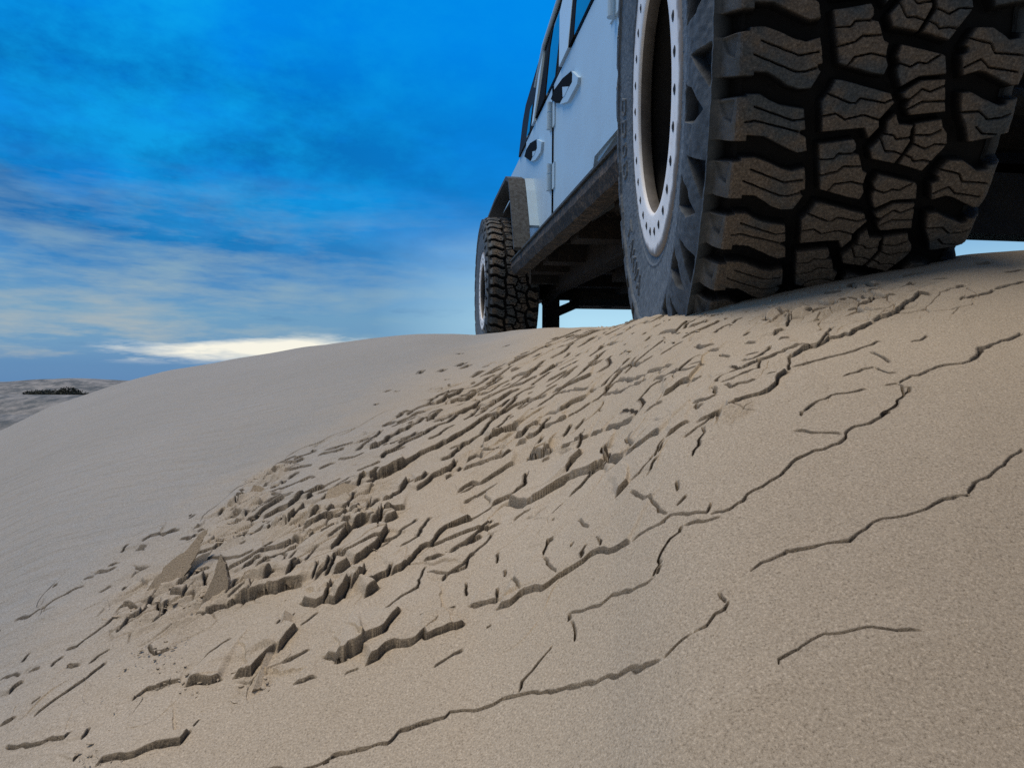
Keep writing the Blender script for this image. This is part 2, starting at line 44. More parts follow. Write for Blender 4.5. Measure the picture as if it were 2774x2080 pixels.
TREAD=[([[-20.6,28.43],[-33.7,28.49],[-43.9,28.99],[-51.7,29.46],[-60.5,30.04],[-71.6,30.45],[-83.8,30.14],[-86.6,31.61],[-88.1,32.9],[-83.3,33.02],[-84.8,33.52],[-87.3,33.76],[-79.3,35.48],[-68.3,35.44],[-57.5,34.95],[-49.8,34.22],[-38.7,33.35],[-26.8,33.19],[-14.0,33.03],[-15.9,31.54]],[[[-31.0,29.94],[-66.0,31.86],[-83.8,31.64]],[[-24.9,31.35],[-64.1,33.56],[-72.5,33.64],[-82.9,33.34]]]),([[-20.8,35.55],[-32.9,35.66],[-42.4,36.43],[-51.6,36.98],[-62.4,37.31],[-75.4,37.66],[-79.1,40.03],[-74.4,40.12],[-74.1,40.44],[-80.6,40.94],[-83.3,42.56],[-74.2,42.68],[-67.3,42.28],[-53.4,41.36],[-40.6,40.47],[-19.8,40.16],[-15.9,38.25]],[[[-28.4,37.02],[-66.5,38.92],[-76.8,38.83]],[[-20.8,38.72],[-30.3,38.61],[-72.9,40.23]]]),([[-93.9,27.43],[-126.3,27.13],[-129.5,27.74],[-130.1,28.33],[-127.1,28.75],[-134.3,29.01],[-140.9,31.04],[-145.4,31.28],[-144.4,32.74],[-147.0,33.73],[-144.7,34.63],[-133.3,34.32],[-103.1,33.03]],[[[-95.9,29.25],[-110.4,29.31],[-114.4,28.74],[-127.3,28.85]],[[-98.8,31.3],[-115.3,30.92],[-121.7,30.36],[-137.9,30.45]],[[-111.1,33.36],[-116.2,32.5],[-131.3,32.26],[-146.1,32.81]]]),([[-101.7,34.71],[-108.6,34.88],[-149.3,36.53],[-153.8,36.68],[-158.2,37.77],[-147.0,39.49],[-148.0,40.37],[-140.2,41.59],[-134.9,40.32],[-95.1,40.42],[-93.6,38.78],[-91.0,36.96],[-97.7,35.86]],[[[-94.7,36.12],[-117.3,37.42],[-122.5,37.47],[-126.6,36.97],[-149.2,37.69],[-156.1,37.4]],[[-93.0,38.68],[-105.5,38.46],[-114.6,39.21],[-132.0,38.87],[-148.0,39.56]]]),([[-157.6,31.59],[-195.4,32.96],[-197.9,33.2],[-201.0,35.06],[-177.3,35.08],[-170.7,35.47],[-162.3,36.01],[-157.6,34.91],[-156.2,34.02],[-158.6,33.61],[-154.5,32.72]],[[[-158.2,33.58],[-167.6,34.01],[-174.2,33.63],[-181.9,33.81],[-192.3,33.04]]]),([[-201.1,35.61],[-179.9,35.55],[-172.8,36.05],[-164.4,36.77],[-167.2,37.32],[-173.4,37.43],[-170.4,38.35],[-175.0,39.24],[-206.9,39.15]],[[[-173.4,37.43],[-182.0,36.47],[-189.6,36.87],[-202.3,36.3]],[[-171.4,38.62],[-183.6,37.87],[-204.4,37.99]]]),([[-161.5,24.54],[-166.6,25.79],[-180.4,26.01],[-178.4,26.63],[-180.3,27.89],[-175.1,29.32],[-170.0,30.37],[-147.6,29.63],[-143.9,28.36],[-151.9,27.26],[-156.2,26.53],[-155.5,25.4]],[[[-155.1,26.81],[-163.1,26.98],[-167.2,27.54],[-179.4,27.41]],[[-151.9,27.26],[-158.5,28.83],[-166.5,28.9],[-174.7,29.31]]]),([[-182.5,25.87],[-205.6,25.56],[-208.0,26.42],[-214.0,27.33],[-216.1,28.5],[-213.0,29.05],[-198.6,31.53],[-174.6,30.46],[-179.1,29.35],[-184.8,28.22],[-181.9,26.19]],[[[-183.6,27.15],[-197.9,27.33],[-206.8,26.79]],[[-184.8,28.22],[-196.2,28.86],[-203.8,28.39],[-216.6,28.55]],[[-178.9,29.43],[-185.6,29.85],[-188.1,30.28],[-197.4,30.21],[-205.5,30.5]]]),([[-222.4,30.47],[-235.9,30.59],[-243.7,31.21],[-252.8,32.0],[-275.1,31.68],[-277.4,34.09],[-274.7,35.91],[-270.1,36.82],[-261.9,36.81],[-249.9,36.03],[-237.1,35.2],[-230.1,34.98],[-217.2,35.36],[-212.0,33.21],[-217.8,32.94],[-217.4,32.42],[-213.6,32.18],[-218.3,31.09]],[[[-217.3,31.52],[-236.9,32.27],[-241.7,33.25],[-269.3,33.76]],[[-216.8,34.54],[-230.3,33.79],[-238.3,34.72],[-265.3,35.44]]]),([[-218.7,37.24],[-227.3,37.2],[-238.9,37.99],[-256.7,38.97],[-275.7,38.43],[-277.6,40.61],[-275.7,41.6],[-261.6,42.51],[-235.8,42.82],[-231.1,41.34],[-223.0,39.65],[-219.8,38.3]],[[[-222.3,39.4],[-238.8,39.42],[-248.4,40.42],[-260.8,40.34],[-270.4,39.94]],[[-239.5,41.16],[-247.1,42.0],[-260.5,42.18]]])]
RUBBLE=[(-0.3, 0.65, 0.03), (-0.305, 0.707, 0.03), (-0.305, 0.782, 0.03), (-0.294, 0.528, 0.035), (-0.327, 0.558, 0.03), (-0.266, 0.517, 0.03), (-0.266, 0.541, 0.03), (-0.238, 0.537, 0.03), (-0.191, 0.61, 0.03), (-0.219, 0.629, 0.03), (-0.154, 0.67, 0.03), (-0.171, 0.414, 0.012), (0.157, 0.438, 0.012), (0.312, 0.576, 0.04), (0.271, 0.599, 0.03), (-0.028, 0.71, 0.03)]
CRUMBS=[(-0.295, 0.648, 0.016, 70, 0.0008, 0.0035), (-0.295, 0.702, 0.014, 50, 0.0008, 0.003), (-0.311, 0.785, 0.014, 40, 0.0008, 0.003), (-0.3, 0.54, 0.02, 60, 0.001, 0.004), (-0.258, 0.539, 0.02, 50, 0.001, 0.004), (-0.199, 0.613, 0.02, 50, 0.001, 0.003), (-0.267, 0.469, 0.016, 40, 0.0007, 0.0022), (-0.212, 0.432, 0.012, 30, 0.0007, 0.0025), (-0.17, 0.411, 0.012, 30, 0.0007, 0.0025), (-0.099, 0.408, 0.012, 25, 0.0006, 0.002), (0.154, 0.431, 0.012, 40, 0.0009, 0.0035), (0.174, 0.436, 0.014, 20, 0.0006, 0.002), (-0.255, 0.381, 0.012, 25, 0.0006, 0.002), (0.089, 0.478, 0.015, 15, 0.0006, 0.002), (-0.065, 0.53, 0.012, 20, 0.0006, 0.0025), (-0.044, 0.54, 0.012, 20, 0.0006, 0.002), (-0.137, 0.53, 0.02, 30, 0.0008, 0.0025), (0.325, 0.635, 0.03, 30, 0.001, 0.003), (0.356, 0.58, 0.025, 25, 0.001, 0.003), (-0.197, 0.422, 0.01, 15, 0.0006, 0.002), (0.182, 0.824, 0.03, 25, 0.001, 0.004), (0.214, 0.702, 0.03, 40, 0.001, 0.004), (0.253, 0.652, 0.03, 40, 0.001, 0.004), (0.308, 0.655, 0.03, 50, 0.001, 0.004), (0.362, 0.646, 0.03, 40, 0.001, 0.0035), (0.416, 0.641, 0.025, 40, 0.001, 0.003)]
SHARDS=[((-0.316, 0.56), (-0.5, 0.1, 0.45), [(-0.016, -0.01), (0.012, -0.008), (0.016, 0.01), (0.023, 0.024), (0.028, 0.042), (0.034, 0.058), (0.025, 0.05), (0.014, 0.034), (0.006, 0.028), (-0.005, 0.012)], 0.009, 1, 'tallest upright sand shard at the tip of the broken crust, leaning right'), ((-0.251, 0.527), (-0.25, -0.1, 0.2), [(-0.016, -0.012), (0.01, -0.006), (0.011, 0.018), (0.009, 0.03), (0.005, 0.039), (0.001, 0.024), (-0.007, 0.006)], 0.009, 2, 'dark pointed triangular sand shard standing just right of the tallest one'), ((-0.308, 0.572), (-0.7, 0.2, 0.5), [(-0.012, -0.006), (0.012, -0.006), (0.02, 0.02), (0.026, 0.034), (0.01, 0.022)], 0.005, 3, 'narrow sand shard lying against the back of the tallest shard'), ((-0.166, 0.422), (-0.9, 0.35, 0.75), [(-0.012, -0.01), (0.01, -0.012), (0.022, 0.02), (0.03, 0.052), (0.02, 0.055), (0.004, 0.026)], 0.006, 4, 'long thin slab of sand tilted up alone near the lower broken edge'), ((-0.183, 0.675), (-0.6, 0, 0.2), [(-0.02, -0.008), (0.018, -0.008), (0.02, 0.012), (0.0, 0.017), (-0.016, 0.01)], 0.008, 5, 'squat sand slab standing at the far end of the upper broken crust'), ((-0.3, 0.735), (-0.4, 0, 0.3), [(-0.014, -0.006), (0.014, -0.006), (0.022, 0.012), (0.008, 0.01), (-0.006, 0.014)], 0.006, 6, 'jagged low sand shard at the tip of the second row of crust')]
SHRUBS=[(-61.76, 82.0, 2.4, 0.6, 50, 'leftmost and lowest dark shrub on the distant dune'), (-60.79, 82.8, 3.0, 0.6, 51, 'broad low shrub between the leftmost shrub and the tallest one'), (-59.59, 83.6, 1.5, 1.15, 52, 'tallest round dark shrub on the distant dune'), (-58.85, 84.4, 2.6, 0.6, 53, 'low dark shrub just right of the tallest shrub'), (-58.0, 85.2, 2.6, 0.5, 54, 'rightmost thin line of shrub, half hidden by the near dune')]
import bpy, bmesh, math, random
from mathutils import Vector, Matrix
random.seed(7); rng=np.random.default_rng(7)
sc=bpy.context.scene; COL=sc.collection
PI=math.pi
# ------------------------------------------------------------------ helpers
def link(name,me,parent=None,mat=None):
    o=bpy.data.objects.new(name,me); COL.objects.link(o)
    if parent is not None: o.parent=parent
    if mat is not None and me is not None:
        for m in (mat if isinstance(mat,(list,tuple)) else [mat]): me.materials.append(m)
    return o
def empty(name,parent=None):
    o=bpy.data.objects.new(name,None); COL.objects.link(o); o.empty_display_size=.2
    if parent is not None: o.parent=parent
    return o
def npmesh(name,V,Q,smooth=False,matidx=None):
    V=np.asarray(V,np.float32);Q=np.asarray(Q,np.int32)
    me=bpy.data.meshes.new(name); n=Q.shape[1]
    me.vertices.add(len(V)); me.vertices.foreach_set('co',V.ravel())
    me.loops.add(Q.size); me.loops.foreach_set('vertex_index',Q.ravel())
    me.polygons.add(len(Q)); me.polygons.foreach_set('loop_start',np.arange(0,Q.size,n,dtype=np.int32))
    me.polygons.foreach_set('loop_total',np.full(len(Q),n,np.int32))
    me.polygons.foreach_set('use_smooth',np.full(len(Q),smooth))
    if matidx is not None: me.polygons.foreach_set('material_index',matidx.astype(np.int32))
    me.update(calc_edges=True); me.validate()
    return me
def gridfaces(nr,nc,wrap=False):
    i=np.arange(nr-1)[:,None];j=np.arange(nc if wrap else nc-1)[None,:];j2=(j+1)%nc
    return np.stack([i*nc+j,i*nc+j2,(i+1)*nc+j2,(i+1)*nc+j],-1).reshape(-1,4)
def finish(bm,name,mat,parent=None,smooth=False,bevel=0):
    if bevel>0:
        bmesh.ops.bevel(bm,geom=[e for e in bm.edges if len(e.link_faces)==2 and e.calc_face_angle(0)>.5],offset=bevel,segments=2,affect='EDGES',profile=.6)
    bmesh.ops.recalc_face_normals(bm,faces=bm.faces)
    me=bpy.data.meshes.new(name); bm.to_mesh(me); bm.free()
    if smooth:
        for p in me.polygons:p.use_smooth=True
    return link(name,me,parent,mat)
RT=.457   # tyre radius; the body frame has its origin on the ground under the near wheel: X right across the car, Y rearward, Z up
def P(u,v,w): return Vector((v,u,w+RT))
def bx(bm,u0,u1,v0,v1,w0,w1):
    vs=[bm.verts.new(P(u,v,w)) for u in (u0,u1) for v in (v0,v1) for w in (w0,w1)]
    for f in ((0,1,3,2),(4,6,7,5),(0,4,5,1),(2,3,7,6),(0,2,6,4),(1,5,7,3)): bm.faces.new([vs[i] for i in f])
def prism(bm,poly,vf,th):
    """poly in (u,w); outer face at v=vf(u,w), thickness th inwards"""
    a=[bm.verts.new(P(u,vf(u,w),w)) for u,w in poly];b=[bm.verts.new(P(u,vf(u,w)+th,w)) for u,w in poly]
    bm.faces.new(a);bm.faces.new(b[::-1]);n=len(a)
    for i in range(n): bm.faces.new((a[i],b[i],b[(i+1)%n],a[(i+1)%n]))
def tube(bm,pts,r,seg=10,caps=True):
    pts=[Vector(p) for p in pts]; rings=[]
    up=Vector((0,0,1))
    for i,p in enumerate(pts):
        d=(pts[min(i+1,len(pts)-1)]-pts[max(i-1,0)]).normalized()
        x=d.cross(up); x=x.normalized() if x.length>.1 else Vector((1,0,0)); y=d.cross(x).normalized()
        rr=r[i] if isinstance(r,(list,tuple)) else r
        rings.append([bm.verts.new(p+rr*(math.cos(2*PI*k/seg)*x+math.sin(2*PI*k/seg)*y)) for k in range(seg)])
    for a,b in zip(rings,rings[1:]):
        for k in range(seg): bm.faces.new((a[k],a[(k+1)%seg],b[(k+1)%seg],b[k]))
    if caps: bm.faces.new(rings[0][::-1]);bm.faces.new(rings[-1])
# ------------------------------------------------------------------ materials
def newmat(name):
    m=bpy.data.materials.new(name); m.use_nodes=True
    return m,m.node_tree.nodes,m.node_tree.links,m.node_tree.nodes['Principled BSDF']
def noise(N,L,vec,scale,detail=4,rough=.6):
    n=N.new('ShaderNodeTexNoise');n.inputs['Scale'].default_value=scale;n.inputs['Detail'].default_value=detail;n.inputs['Roughness'].default_value=rough
    if vec is not None:L.new(vec,n.inputs['Vector'])
    return n.outputs['Fac']
def ramp(N,L,fac,stops):
    r=N.new('ShaderNodeValToRGB');e=r.color_ramp.elements
    while len(e)<len(stops): e.new(.5)
    for k,(p,c) in zip(e,stops): k.position=p;k.color=(*c,1) if len(c)==3 else c
    L.new(fac,r.inputs['Fac']);return r.outputs['Color']
def mixc(N,L,fac,a,b,blend='MIX'):
    m=N.new('ShaderNodeMix');m.data_type='RGBA';m.blend_type=blend
    if isinstance(fac,(int,float)): m.inputs[0].default_value=fac
    else: L.new(fac,m.inputs[0])
    for i,c in ((6,a),(7,b)):
        if isinstance(c,tuple): m.inputs[i].default_value=(*c,1)
        else: L.new(c,m.inputs[i])
    return m.outputs[2]
def maprange(N,L,v,a,b,c=0,d=1):
    m=N.new('ShaderNodeMapRange');L.new(v,m.inputs[0])
    for i,x in enumerate((a,b,c,d)): m.inputs[i+1].default_value=x
    return m.outputs[0]
def math_(N,L,op,a,b=None):
    m=N.new('ShaderNodeMath');m.operation=op
    for i,x in enumerate((a,b)):
        if x is None: continue
        if isinstance(x,(int,float)): m.inputs[i].default_value=x
        else: L.new(x,m.inputs[i])
    return m.outputs[0]
def zz_(N,L,co):
    q=N.new('ShaderNodeSeparateXYZ');L.new(co,q.inputs[0]);return q.outputs[2]
def objco(N): return N.new('ShaderNodeTexCoord').outputs['Object']
def bump(N,L,h,strength,dist):
    b=N.new('ShaderNodeBump');b.inputs['Strength'].default_value=strength;b.inputs['Distance'].default_value=dist
    L.new(h,b.inputs['Height']);return b.outputs['Normal']
def simple(name,c1,c2,scale,rough=.6,metal=0,bs=.0,bd=.001,spec=.5):
    m,N,L,B=newmat(name);co=objco(N)
    f=noise(N,L,co,scale,5,.65)
    L.new(ramp(N,L,f,[(.35,c1),(.65,c2)]),B.inputs['Base Color'])
    B.inputs['Roughness'].default_value=rough;B.inputs['Metallic'].default_value=metal;B.inputs['Specular IOR Level'].default_value=spec
    if bs: L.new(bump(N,L,noise(N,L,co,scale*6,4),bs,bd),B.inputs['Normal'])
    return m
def sand_material():
    m,N,L,B=newmat('sand');co=objco(N)
    g1=noise(N,L,co,820,4,.8); g2=noise(N,L,co,2300,2,.6); mac=noise(N,L,co,3.2,3,.55); mid=noise(N,L,co,60,4,.6)
    base=ramp(N,L,mac,[(.3,(.405,.342,.255)),(.7,(.455,.388,.297))])
    dr=N.new('ShaderNodeAttribute');dr.attribute_name='greyish'
    base=mixc(N,L,dr.outputs['Fac'],base,ramp(N,L,mac,[(.3,(.285,.283,.266)),(.7,(.31,.306,.287))]))  # grey skylight tone of the left slope put into the sand colour
    mo=N.new('ShaderNodeAttribute');mo.attribute_name='near_tone'
    base=mixc(N,L,mo.outputs['Fac'],base,(.315,.263,.197))  # sand turns darker and browner towards the near right
    base=mixc(N,L,maprange(N,L,mid,.3,.7,0,.2),base,(.42,.34,.245))
    gr=ramp(N,L,g1,[(.32,(.40,.38,.36)),(.43,(.86,.85,.84)),(.57,(1.10,1.10,1.10)),(.68,(1.55,1.56,1.58))])
    c=mixc(N,L,.95,base,gr,'MULTIPLY')
    gr2=ramp(N,L,g2,[(.25,(.6,.59,.58)),(.42,(1,1,1)),(.62,(1,1,1)),(.8,(1.25,1.25,1.25))])
    c=mixc(N,L,.8,c,gr2,'MULTIPLY')
    da=N.new('ShaderNodeAttribute');da.attribute_name='crack_shade'      # shade in cracks and on broken faces, painted into the sand colour
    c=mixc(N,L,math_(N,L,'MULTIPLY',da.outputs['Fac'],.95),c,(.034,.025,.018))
    fa=N.new('ShaderNodeAttribute');fa.attribute_name='far'       # mottled grey hills beyond
    scr=ramp(N,L,noise(N,L,co,.35,6,.75),[(.40,(.10,.11,.11)),(.62,(.30,.285,.26))])
    c=mixc(N,L,fa.outputs['Fac'],c,scr)
    L.new(c,B.inputs['Base Color']);B.inputs['Roughness'].default_value=.95;B.inputs['Specular IOR Level'].default_value=.15
    # wind ripples (fine, on the open dune) and grains
    at=N.new('ShaderNodeAttribute');at.attribute_name='open'
    mp=N.new('ShaderNodeMapping');mp.inputs['Rotation'].default_value=(0,0,.45);mp.inputs['Scale'].default_value=(5,22,5)
    L.new(co,mp.inputs['Vector']); rp=noise(N,L,mp.outputs['Vector'],2.2,3,.55)
    rp=math_(N,L,'MULTIPLY',rp,at.outputs['Fac'])
    n1=bump(N,L,rp,.6,.012)
    b=N.new('ShaderNodeBump');b.inputs['Strength'].default_value=.5;b.inputs['Distance'].default_value=.0010
    L.new(g1,b.inputs['Height']);L.new(n1,b.inputs['Normal'])
    b2=N.new('ShaderNodeBump');b2.inputs['Distance'].default_value=.0022;L.new(math_(N,L,'MULTIPLY',da.outputs['Fac'],.9),b2.inputs['Strength'])
    L.new(noise(N,L,co,330,3,.65),b2.inputs['Height']);L.new(b.outputs['Normal'],b2.inputs['Normal'])
    L.new(b2.outputs['Normal'],B.inputs['Normal'])
    return m
def tyre_material():
    m,N,L,B=newmat('dusty rubber');co=objco(N)
    at=N.new('ShaderNodeAttribute');at.attribute_name='dust'
    sd=N.new('ShaderNodeAttribute');sd.attribute_name='side'
    big=noise(N,L,co,14,4,.6);fine=noise(N,L,co,420,3,.7)
    rub=(.0035,.004,.005)
    dust_bounce=ramp(N,L,fine,[(.3,(.075,.060,.046)),(.55,(.17,.138,.108)),(.8,(.33,.28,.22))])
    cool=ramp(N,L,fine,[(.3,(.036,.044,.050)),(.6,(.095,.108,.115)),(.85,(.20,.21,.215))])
    top=mixc(N,L,maprange(N,L,math_(N,L,'ADD',big,math_(N,L,'MULTIPLY',maprange(N,L,zz_(N,L,co),-.10,-.42),.22)),.46,.60),cool,dust_bounce)  # dust in patches, with brown sand bounce painted in towards the bottom
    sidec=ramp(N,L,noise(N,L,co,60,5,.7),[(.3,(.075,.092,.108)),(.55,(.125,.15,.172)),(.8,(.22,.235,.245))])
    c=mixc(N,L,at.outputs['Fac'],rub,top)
    c=mixc(N,L,sd.outputs['Fac'],c,sidec)
    L.new(c,B.inputs['Base Color']);B.inputs['Roughness'].default_value=.78;B.inputs['Specular IOR Level'].default_value=.3
    L.new(bump(N,L,fine,.5,.0012),B.inputs['Normal'])
    return m
def ring_material():
    m,N,L,B=newmat('dusty white paint');co=objco(N)
    f=noise(N,L,co,30,5,.7);g=noise(N,L,co,300,3,.7)
    sep=N.new('ShaderNodeSeparateXYZ');L.new(co,sep.inputs[0])
    c=ramp(N,L,f,[(.3,(.80,.81,.80)),(.6,(.93,.93,.92))])
    dirt=math_(N,L,'MULTIPLY',maprange(N,L,f,.5,.75),maprange(N,L,g,.35,.6))
    c=mixc(N,L,math_(N,L,'MULTIPLY',dirt,.5),c,(.30,.24,.18))
    q=N.new('ShaderNodeVectorMath');q.operation='LENGTH'
    cb=N.new('ShaderNodeCombineXYZ');L.new(sep.outputs[1],cb.inputs[1]);L.new(sep.outputs[2],cb.inputs[2]);L.new(cb.outputs[0],q.inputs[0])
    edge=math_(N,L,'ADD',q.outputs['Value'],math_(N,L,'MULTIPLY',math_(N,L,'SUBTRACT',f,.5),.03))
    c=mixc(N,L,maprange(N,L,edge,.2300,.2400,0,.85),c,(.17,.135,.105))
    L.new(c,B.inputs['Base Color']);B.inputs['Roughness'].default_value=.6;B.inputs['Specular IOR Level'].default_value=.3
    return m
def paint_material():
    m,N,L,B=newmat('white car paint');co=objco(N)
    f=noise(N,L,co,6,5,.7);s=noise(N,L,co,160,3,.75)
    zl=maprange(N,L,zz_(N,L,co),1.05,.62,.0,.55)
    c=mixc(N,L,math_(N,L,'MULTIPLY',math_(N,L,'ADD',maprange(N,L,f,.45,.8,0,.5),math_(N,L,'MULTIPLY',zl,maprange(N,L,f,.3,.6))),maprange(N,L,s,.42,.7)),(.46,.64,.78),(.36,.38,.38))  # white paint with the sky's blue cast put into its base colour
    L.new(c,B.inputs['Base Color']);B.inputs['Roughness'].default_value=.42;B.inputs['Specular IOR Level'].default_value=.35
    return m
def dirty_steel():
    m,N,L,B=newmat('mud caked steel');co=objco(N)
    f=noise(N,L,co,22,5,.75);s=noise(N,L,co,110,4,.7)
    k=math_(N,L,'MULTIPLY',maprange(N,L,f,.40,.60),maprange(N,L,s,.42,.58,.05,1))
    c=mixc(N,L,k,(.014,.015,.016),(.13,.094,.064))
    L.new(c,B.inputs['Base Color']);B.inputs['Roughness'].default_value=.85
    L.new(bump(N,L,f,.6,.01),B.inputs['Normal']);return m
M_sand=sand_material();M_tyre=tyre_material();M_ring=ring_material();M_paint=paint_material();M_slider=dirty_steel()
M_black=simple('black satin trim',(.006,.006,.007),(.012,.012,.013),40,.7,spec=.12)
M_void=simple('dark grimy metal',(.012,.011,.010),(.03,.025,.02),18,.9,bs=.5,bd=.01)
M_rust=simple('rusty underbody',(.006,.005,.0045),(.03,.020,.013),14,.9,bs=.6,bd=.01)
M_flare=simple('speckled dark grey flare',(.012,.015,.017),(.075,.088,.095),70,.75,bs=.3,bd=.004)
M_lip=simple('dusty grey rim barrel',(.11,.105,.10),(.18,.17,.16),40,.7)
M_glass=simple('tinted window glass',(.012,.02,.03),(.016,.026,.04),3,.06,spec=1.0)
M_rubberseal=simple('black rubber seal',(.004,.004,.004),(.007,.007,.007),60,.8,spec=.05)
M_bolt=simple('dark bolt recess',(.006,.007,.008),(.012,.013,.014),60,.8)
M_shrub=simple('dry desert shrub leaves',(.03,.036,.026),(.055,.06,.042),9,.9)
# ------------------------------------------------------------------ camera (phone held low over the slip face, level)
cam=bpy.data.cameras.new('camera');co=bpy.data.objects.new('camera',cam);COL.objects.link(co)
co.location=(0,0,0);co.rotation_euler=(PI/2,0,0);cam.sensor_width=36;cam.lens=36*1685/2774;cam.clip_start=.02;cam.clip_end=8000
sc.camera=co
# ------------------------------------------------------------------ the dune
def seg_dist(x,y,px,py):
    best=np.full(x.shape,1e9);sgn=np.ones(x.shape);par=np.zeros(x.shape)
    L=np.hypot(np.diff(px),np.diff(py));T=np.concatenate([[0],np.cumsum(L)]);tot=T[-1]
    for i in range(len(L)):
        dx,dy=px[i+1]-px[i],py[i+1]-py[i];l2=dx*dx+dy*dy+1e-12
        t=np.clip(((x-px[i])*dx+(y-py[i])*dy)/l2,0,1)
        ex=x-px[i]-t*dx;ey=y-py[i]-t*dy;d=np.hypot(ex,ey)
        k=d<best
        best=np.where(k,d,best);sgn=np.where(k,np.sign(dx*ey-dy*ex),sgn);par=np.where(k,T[i]+t*L[i],par)
    return best*np.where(sgn==0,1,sgn),par/tot,tot
def sst(a,b,x):
    t=np.clip((x-a)/(b-a),0,1);return t*t*(3-2*t)
def in_poly(x,y,poly):
    c=np.zeros(x.shape,bool);n=len(poly)
    for i in range(n):
        x0,y0=poly[i];x1,y1=poly[(i+1)%n]
        if y0==y1: continue
        c^=((y0>y)!=(y1>y))&(x<(x1-x0)*(y-y0)/(y1-y0)+x0)
    return c
def build_dune():
    tc=np.linspace(-.87,.87,2000)
    side=.87+np.array([.03,.07,.12,.2,.3,.45,.65,.9,1.3,1.9,2.8,4.2,6.5,10])
    tc=np.concatenate([-side[::-1],tc,side])
    D=crest(np.clip(tc,-1.25,1.25))
    k=np.linspace(0,1,1400)[:,None]
    near=1/((1-k)/.215+k/D[None,:])
    m=np.linspace(0,1,60)[1:,None]; mid=D[None,:]+(6.0-D[None,:])*m**1.6
    f=np.linspace(0,1,110)[1:,None]; far=6.0*(1500/6.0)**f*np.ones_like(D)[None,:]
    b=np.array([-30,-12,-6,-3,-2,-1.3,-.8,-.45,-.2,-.05,.05,.11,.16])[:,None]*np.ones_like(D)[None,:]
    Y=np.concatenate([b,near,mid,far],0)
    W=np.where(Y>.21,Y,.21+(.21-Y)*.9)
    Xg=tc[None,:]*W
    Z=base_z(Xg,Y)
    R0=Y.shape[0]; sl=slice(len(b)+60,len(b)+1400+15)
    x=Xg[sl].copy();y=Y[sl].copy()
    # jagged edges: warp the ground position before measuring distance to each crack
    def lnoise(x,y,sd):
        ix=np.floor(x);iy=np.floor(y);fx=x-ix;fy=y-iy
        a=hashn(ix,iy,sd);b=hashn(ix+1,iy,sd);c=hashn(ix,iy+1,sd);d=hashn(ix+1,iy+1,sd)
        return (a*(1-fx)+b*fx)*(1-fy)+(c*(1-fx)+d*fx)*fy
    wx=(lnoise(x*60,y*60,11)-.5)*.0058+(lnoise(x*190,y*190,12)-.5)*.0022
    wy=(lnoise(x*60,y*60,13)-.5)*.0058+(lnoise(x*190,y*190,14)-.5)*.0022
    xs=x+wx;ys=y+wy
    dz=np.zeros_like(x)
    groove=np.zeros_like(x);crack_shade=np.zeros_like(x)
    def carve(h,g,pl,Lr,w):
        px=np.array(pl[0::2])*.0005;py=np.array(pl[1::2])*.0005
        mrg=Lr*2.6+.01
        msk=(xs>px.min()-mrg)&(xs<px.max()+mrg)&(ys>py.min()-mrg)&(ys<py.max()+mrg)
        idx=np.nonzero(msk)
        if len(idx[0])==0: return
        d,par,tot=seg_dist(xs[idx],ys[idx],px,py)
        ed=np.minimum(par,1-par)*tot
        end=sst(0,min(.0045,tot*.3),ed)
        A=end*(.5+1.05*vnoise(xs[idx]*30,ys[idx]*30,21))
        cell=.0027*ys[idx]**2;wt=.0003+1.9*cell
        k=np.clip((d+wt)/wt,0,1)
        # a plate with its broken edge tilted up, running back flat into the slope
        up=h*.00056*min(1,(h/8.0)**.7)*A*np.clip(1-np.maximum(d,0)/Lr,0,1)**1.25*k
        dz[idx]+=up
        gd=(g+2)*.0019*np.maximum(A,.0)*(1-sst(w*.55,w*1.15,np.abs(d+wt*.6+w*.5)))
        groove[idx]=np.maximum(groove[idx],gd)
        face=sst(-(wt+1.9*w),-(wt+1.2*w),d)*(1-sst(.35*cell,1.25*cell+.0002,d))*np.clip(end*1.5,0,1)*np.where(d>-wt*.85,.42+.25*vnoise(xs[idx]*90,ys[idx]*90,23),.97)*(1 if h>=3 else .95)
        crack_shade[idx]=np.maximum(crack_shade[idx],face)
    for h,g,pl in CRACKS:
        yy=np.mean(pl[1::2])*.0005
        carve(h,g,pl,.022+.0040*h,.00014+.00003*g+.0020*yy*yy)
    # small fractures between the traced ones
    reg=[(-.42,.62),(-.33,.80),(-.20,.92),(-.02,1.15),(.16,1.22),(.30,.66),(.42,.56),(.25,.46),(.14,.42),(.02,.40),(-.10,.40),(-.22,.42),(-.36,.46)]
    nfr=0
    while nfr<130:
        cx=rng.uniform(-.42,.42);cy=rng.uniform(.4,1.2)
        if not in_poly(np.array([cx]),np.array([cy]),reg)[0]: continue
        if rng.random()>.35+.9*np.clip(cy-.45,0,1) : continue
        nfr+=1
        ang=math.radians(rng.normal(38 if cx<.12 else 20,14));ln=rng.uniform(.008,.045)*(.6+cy)
        pts=[];n=4
        for q in range(n):
            s=(q/(n-1)-.5)*ln
            pts+= [(cx+s*math.cos(ang)+rng.normal(0,.0022))/.0005,(cy+s*math.sin(ang)+rng.normal(0,.0022))/.0005]
        carve(rng.uniform(.5,4),rng.uniform(1,3.5),pts,.03,.0010*(.5+cy))
    rm=in_poly(x+(vnoise(x*25,y*25,31)-.5)*.1,y+(vnoise(x*25,y*25,32)-.5)*.1,reg)
    # crumbled rubble along the broken tips
    rub=np.zeros_like(x)
    for cx,cy,r in RUBBLE: rub=np.maximum(rub,np.exp(-(((x-cx)**2+(y-cy)**2)/(r*r))**1.5))
    cr=np.abs(vnoise(x*120,y*120,41)-.5)*2+.6*np.abs(vnoise(x*260,y*260,42)-.5)*2
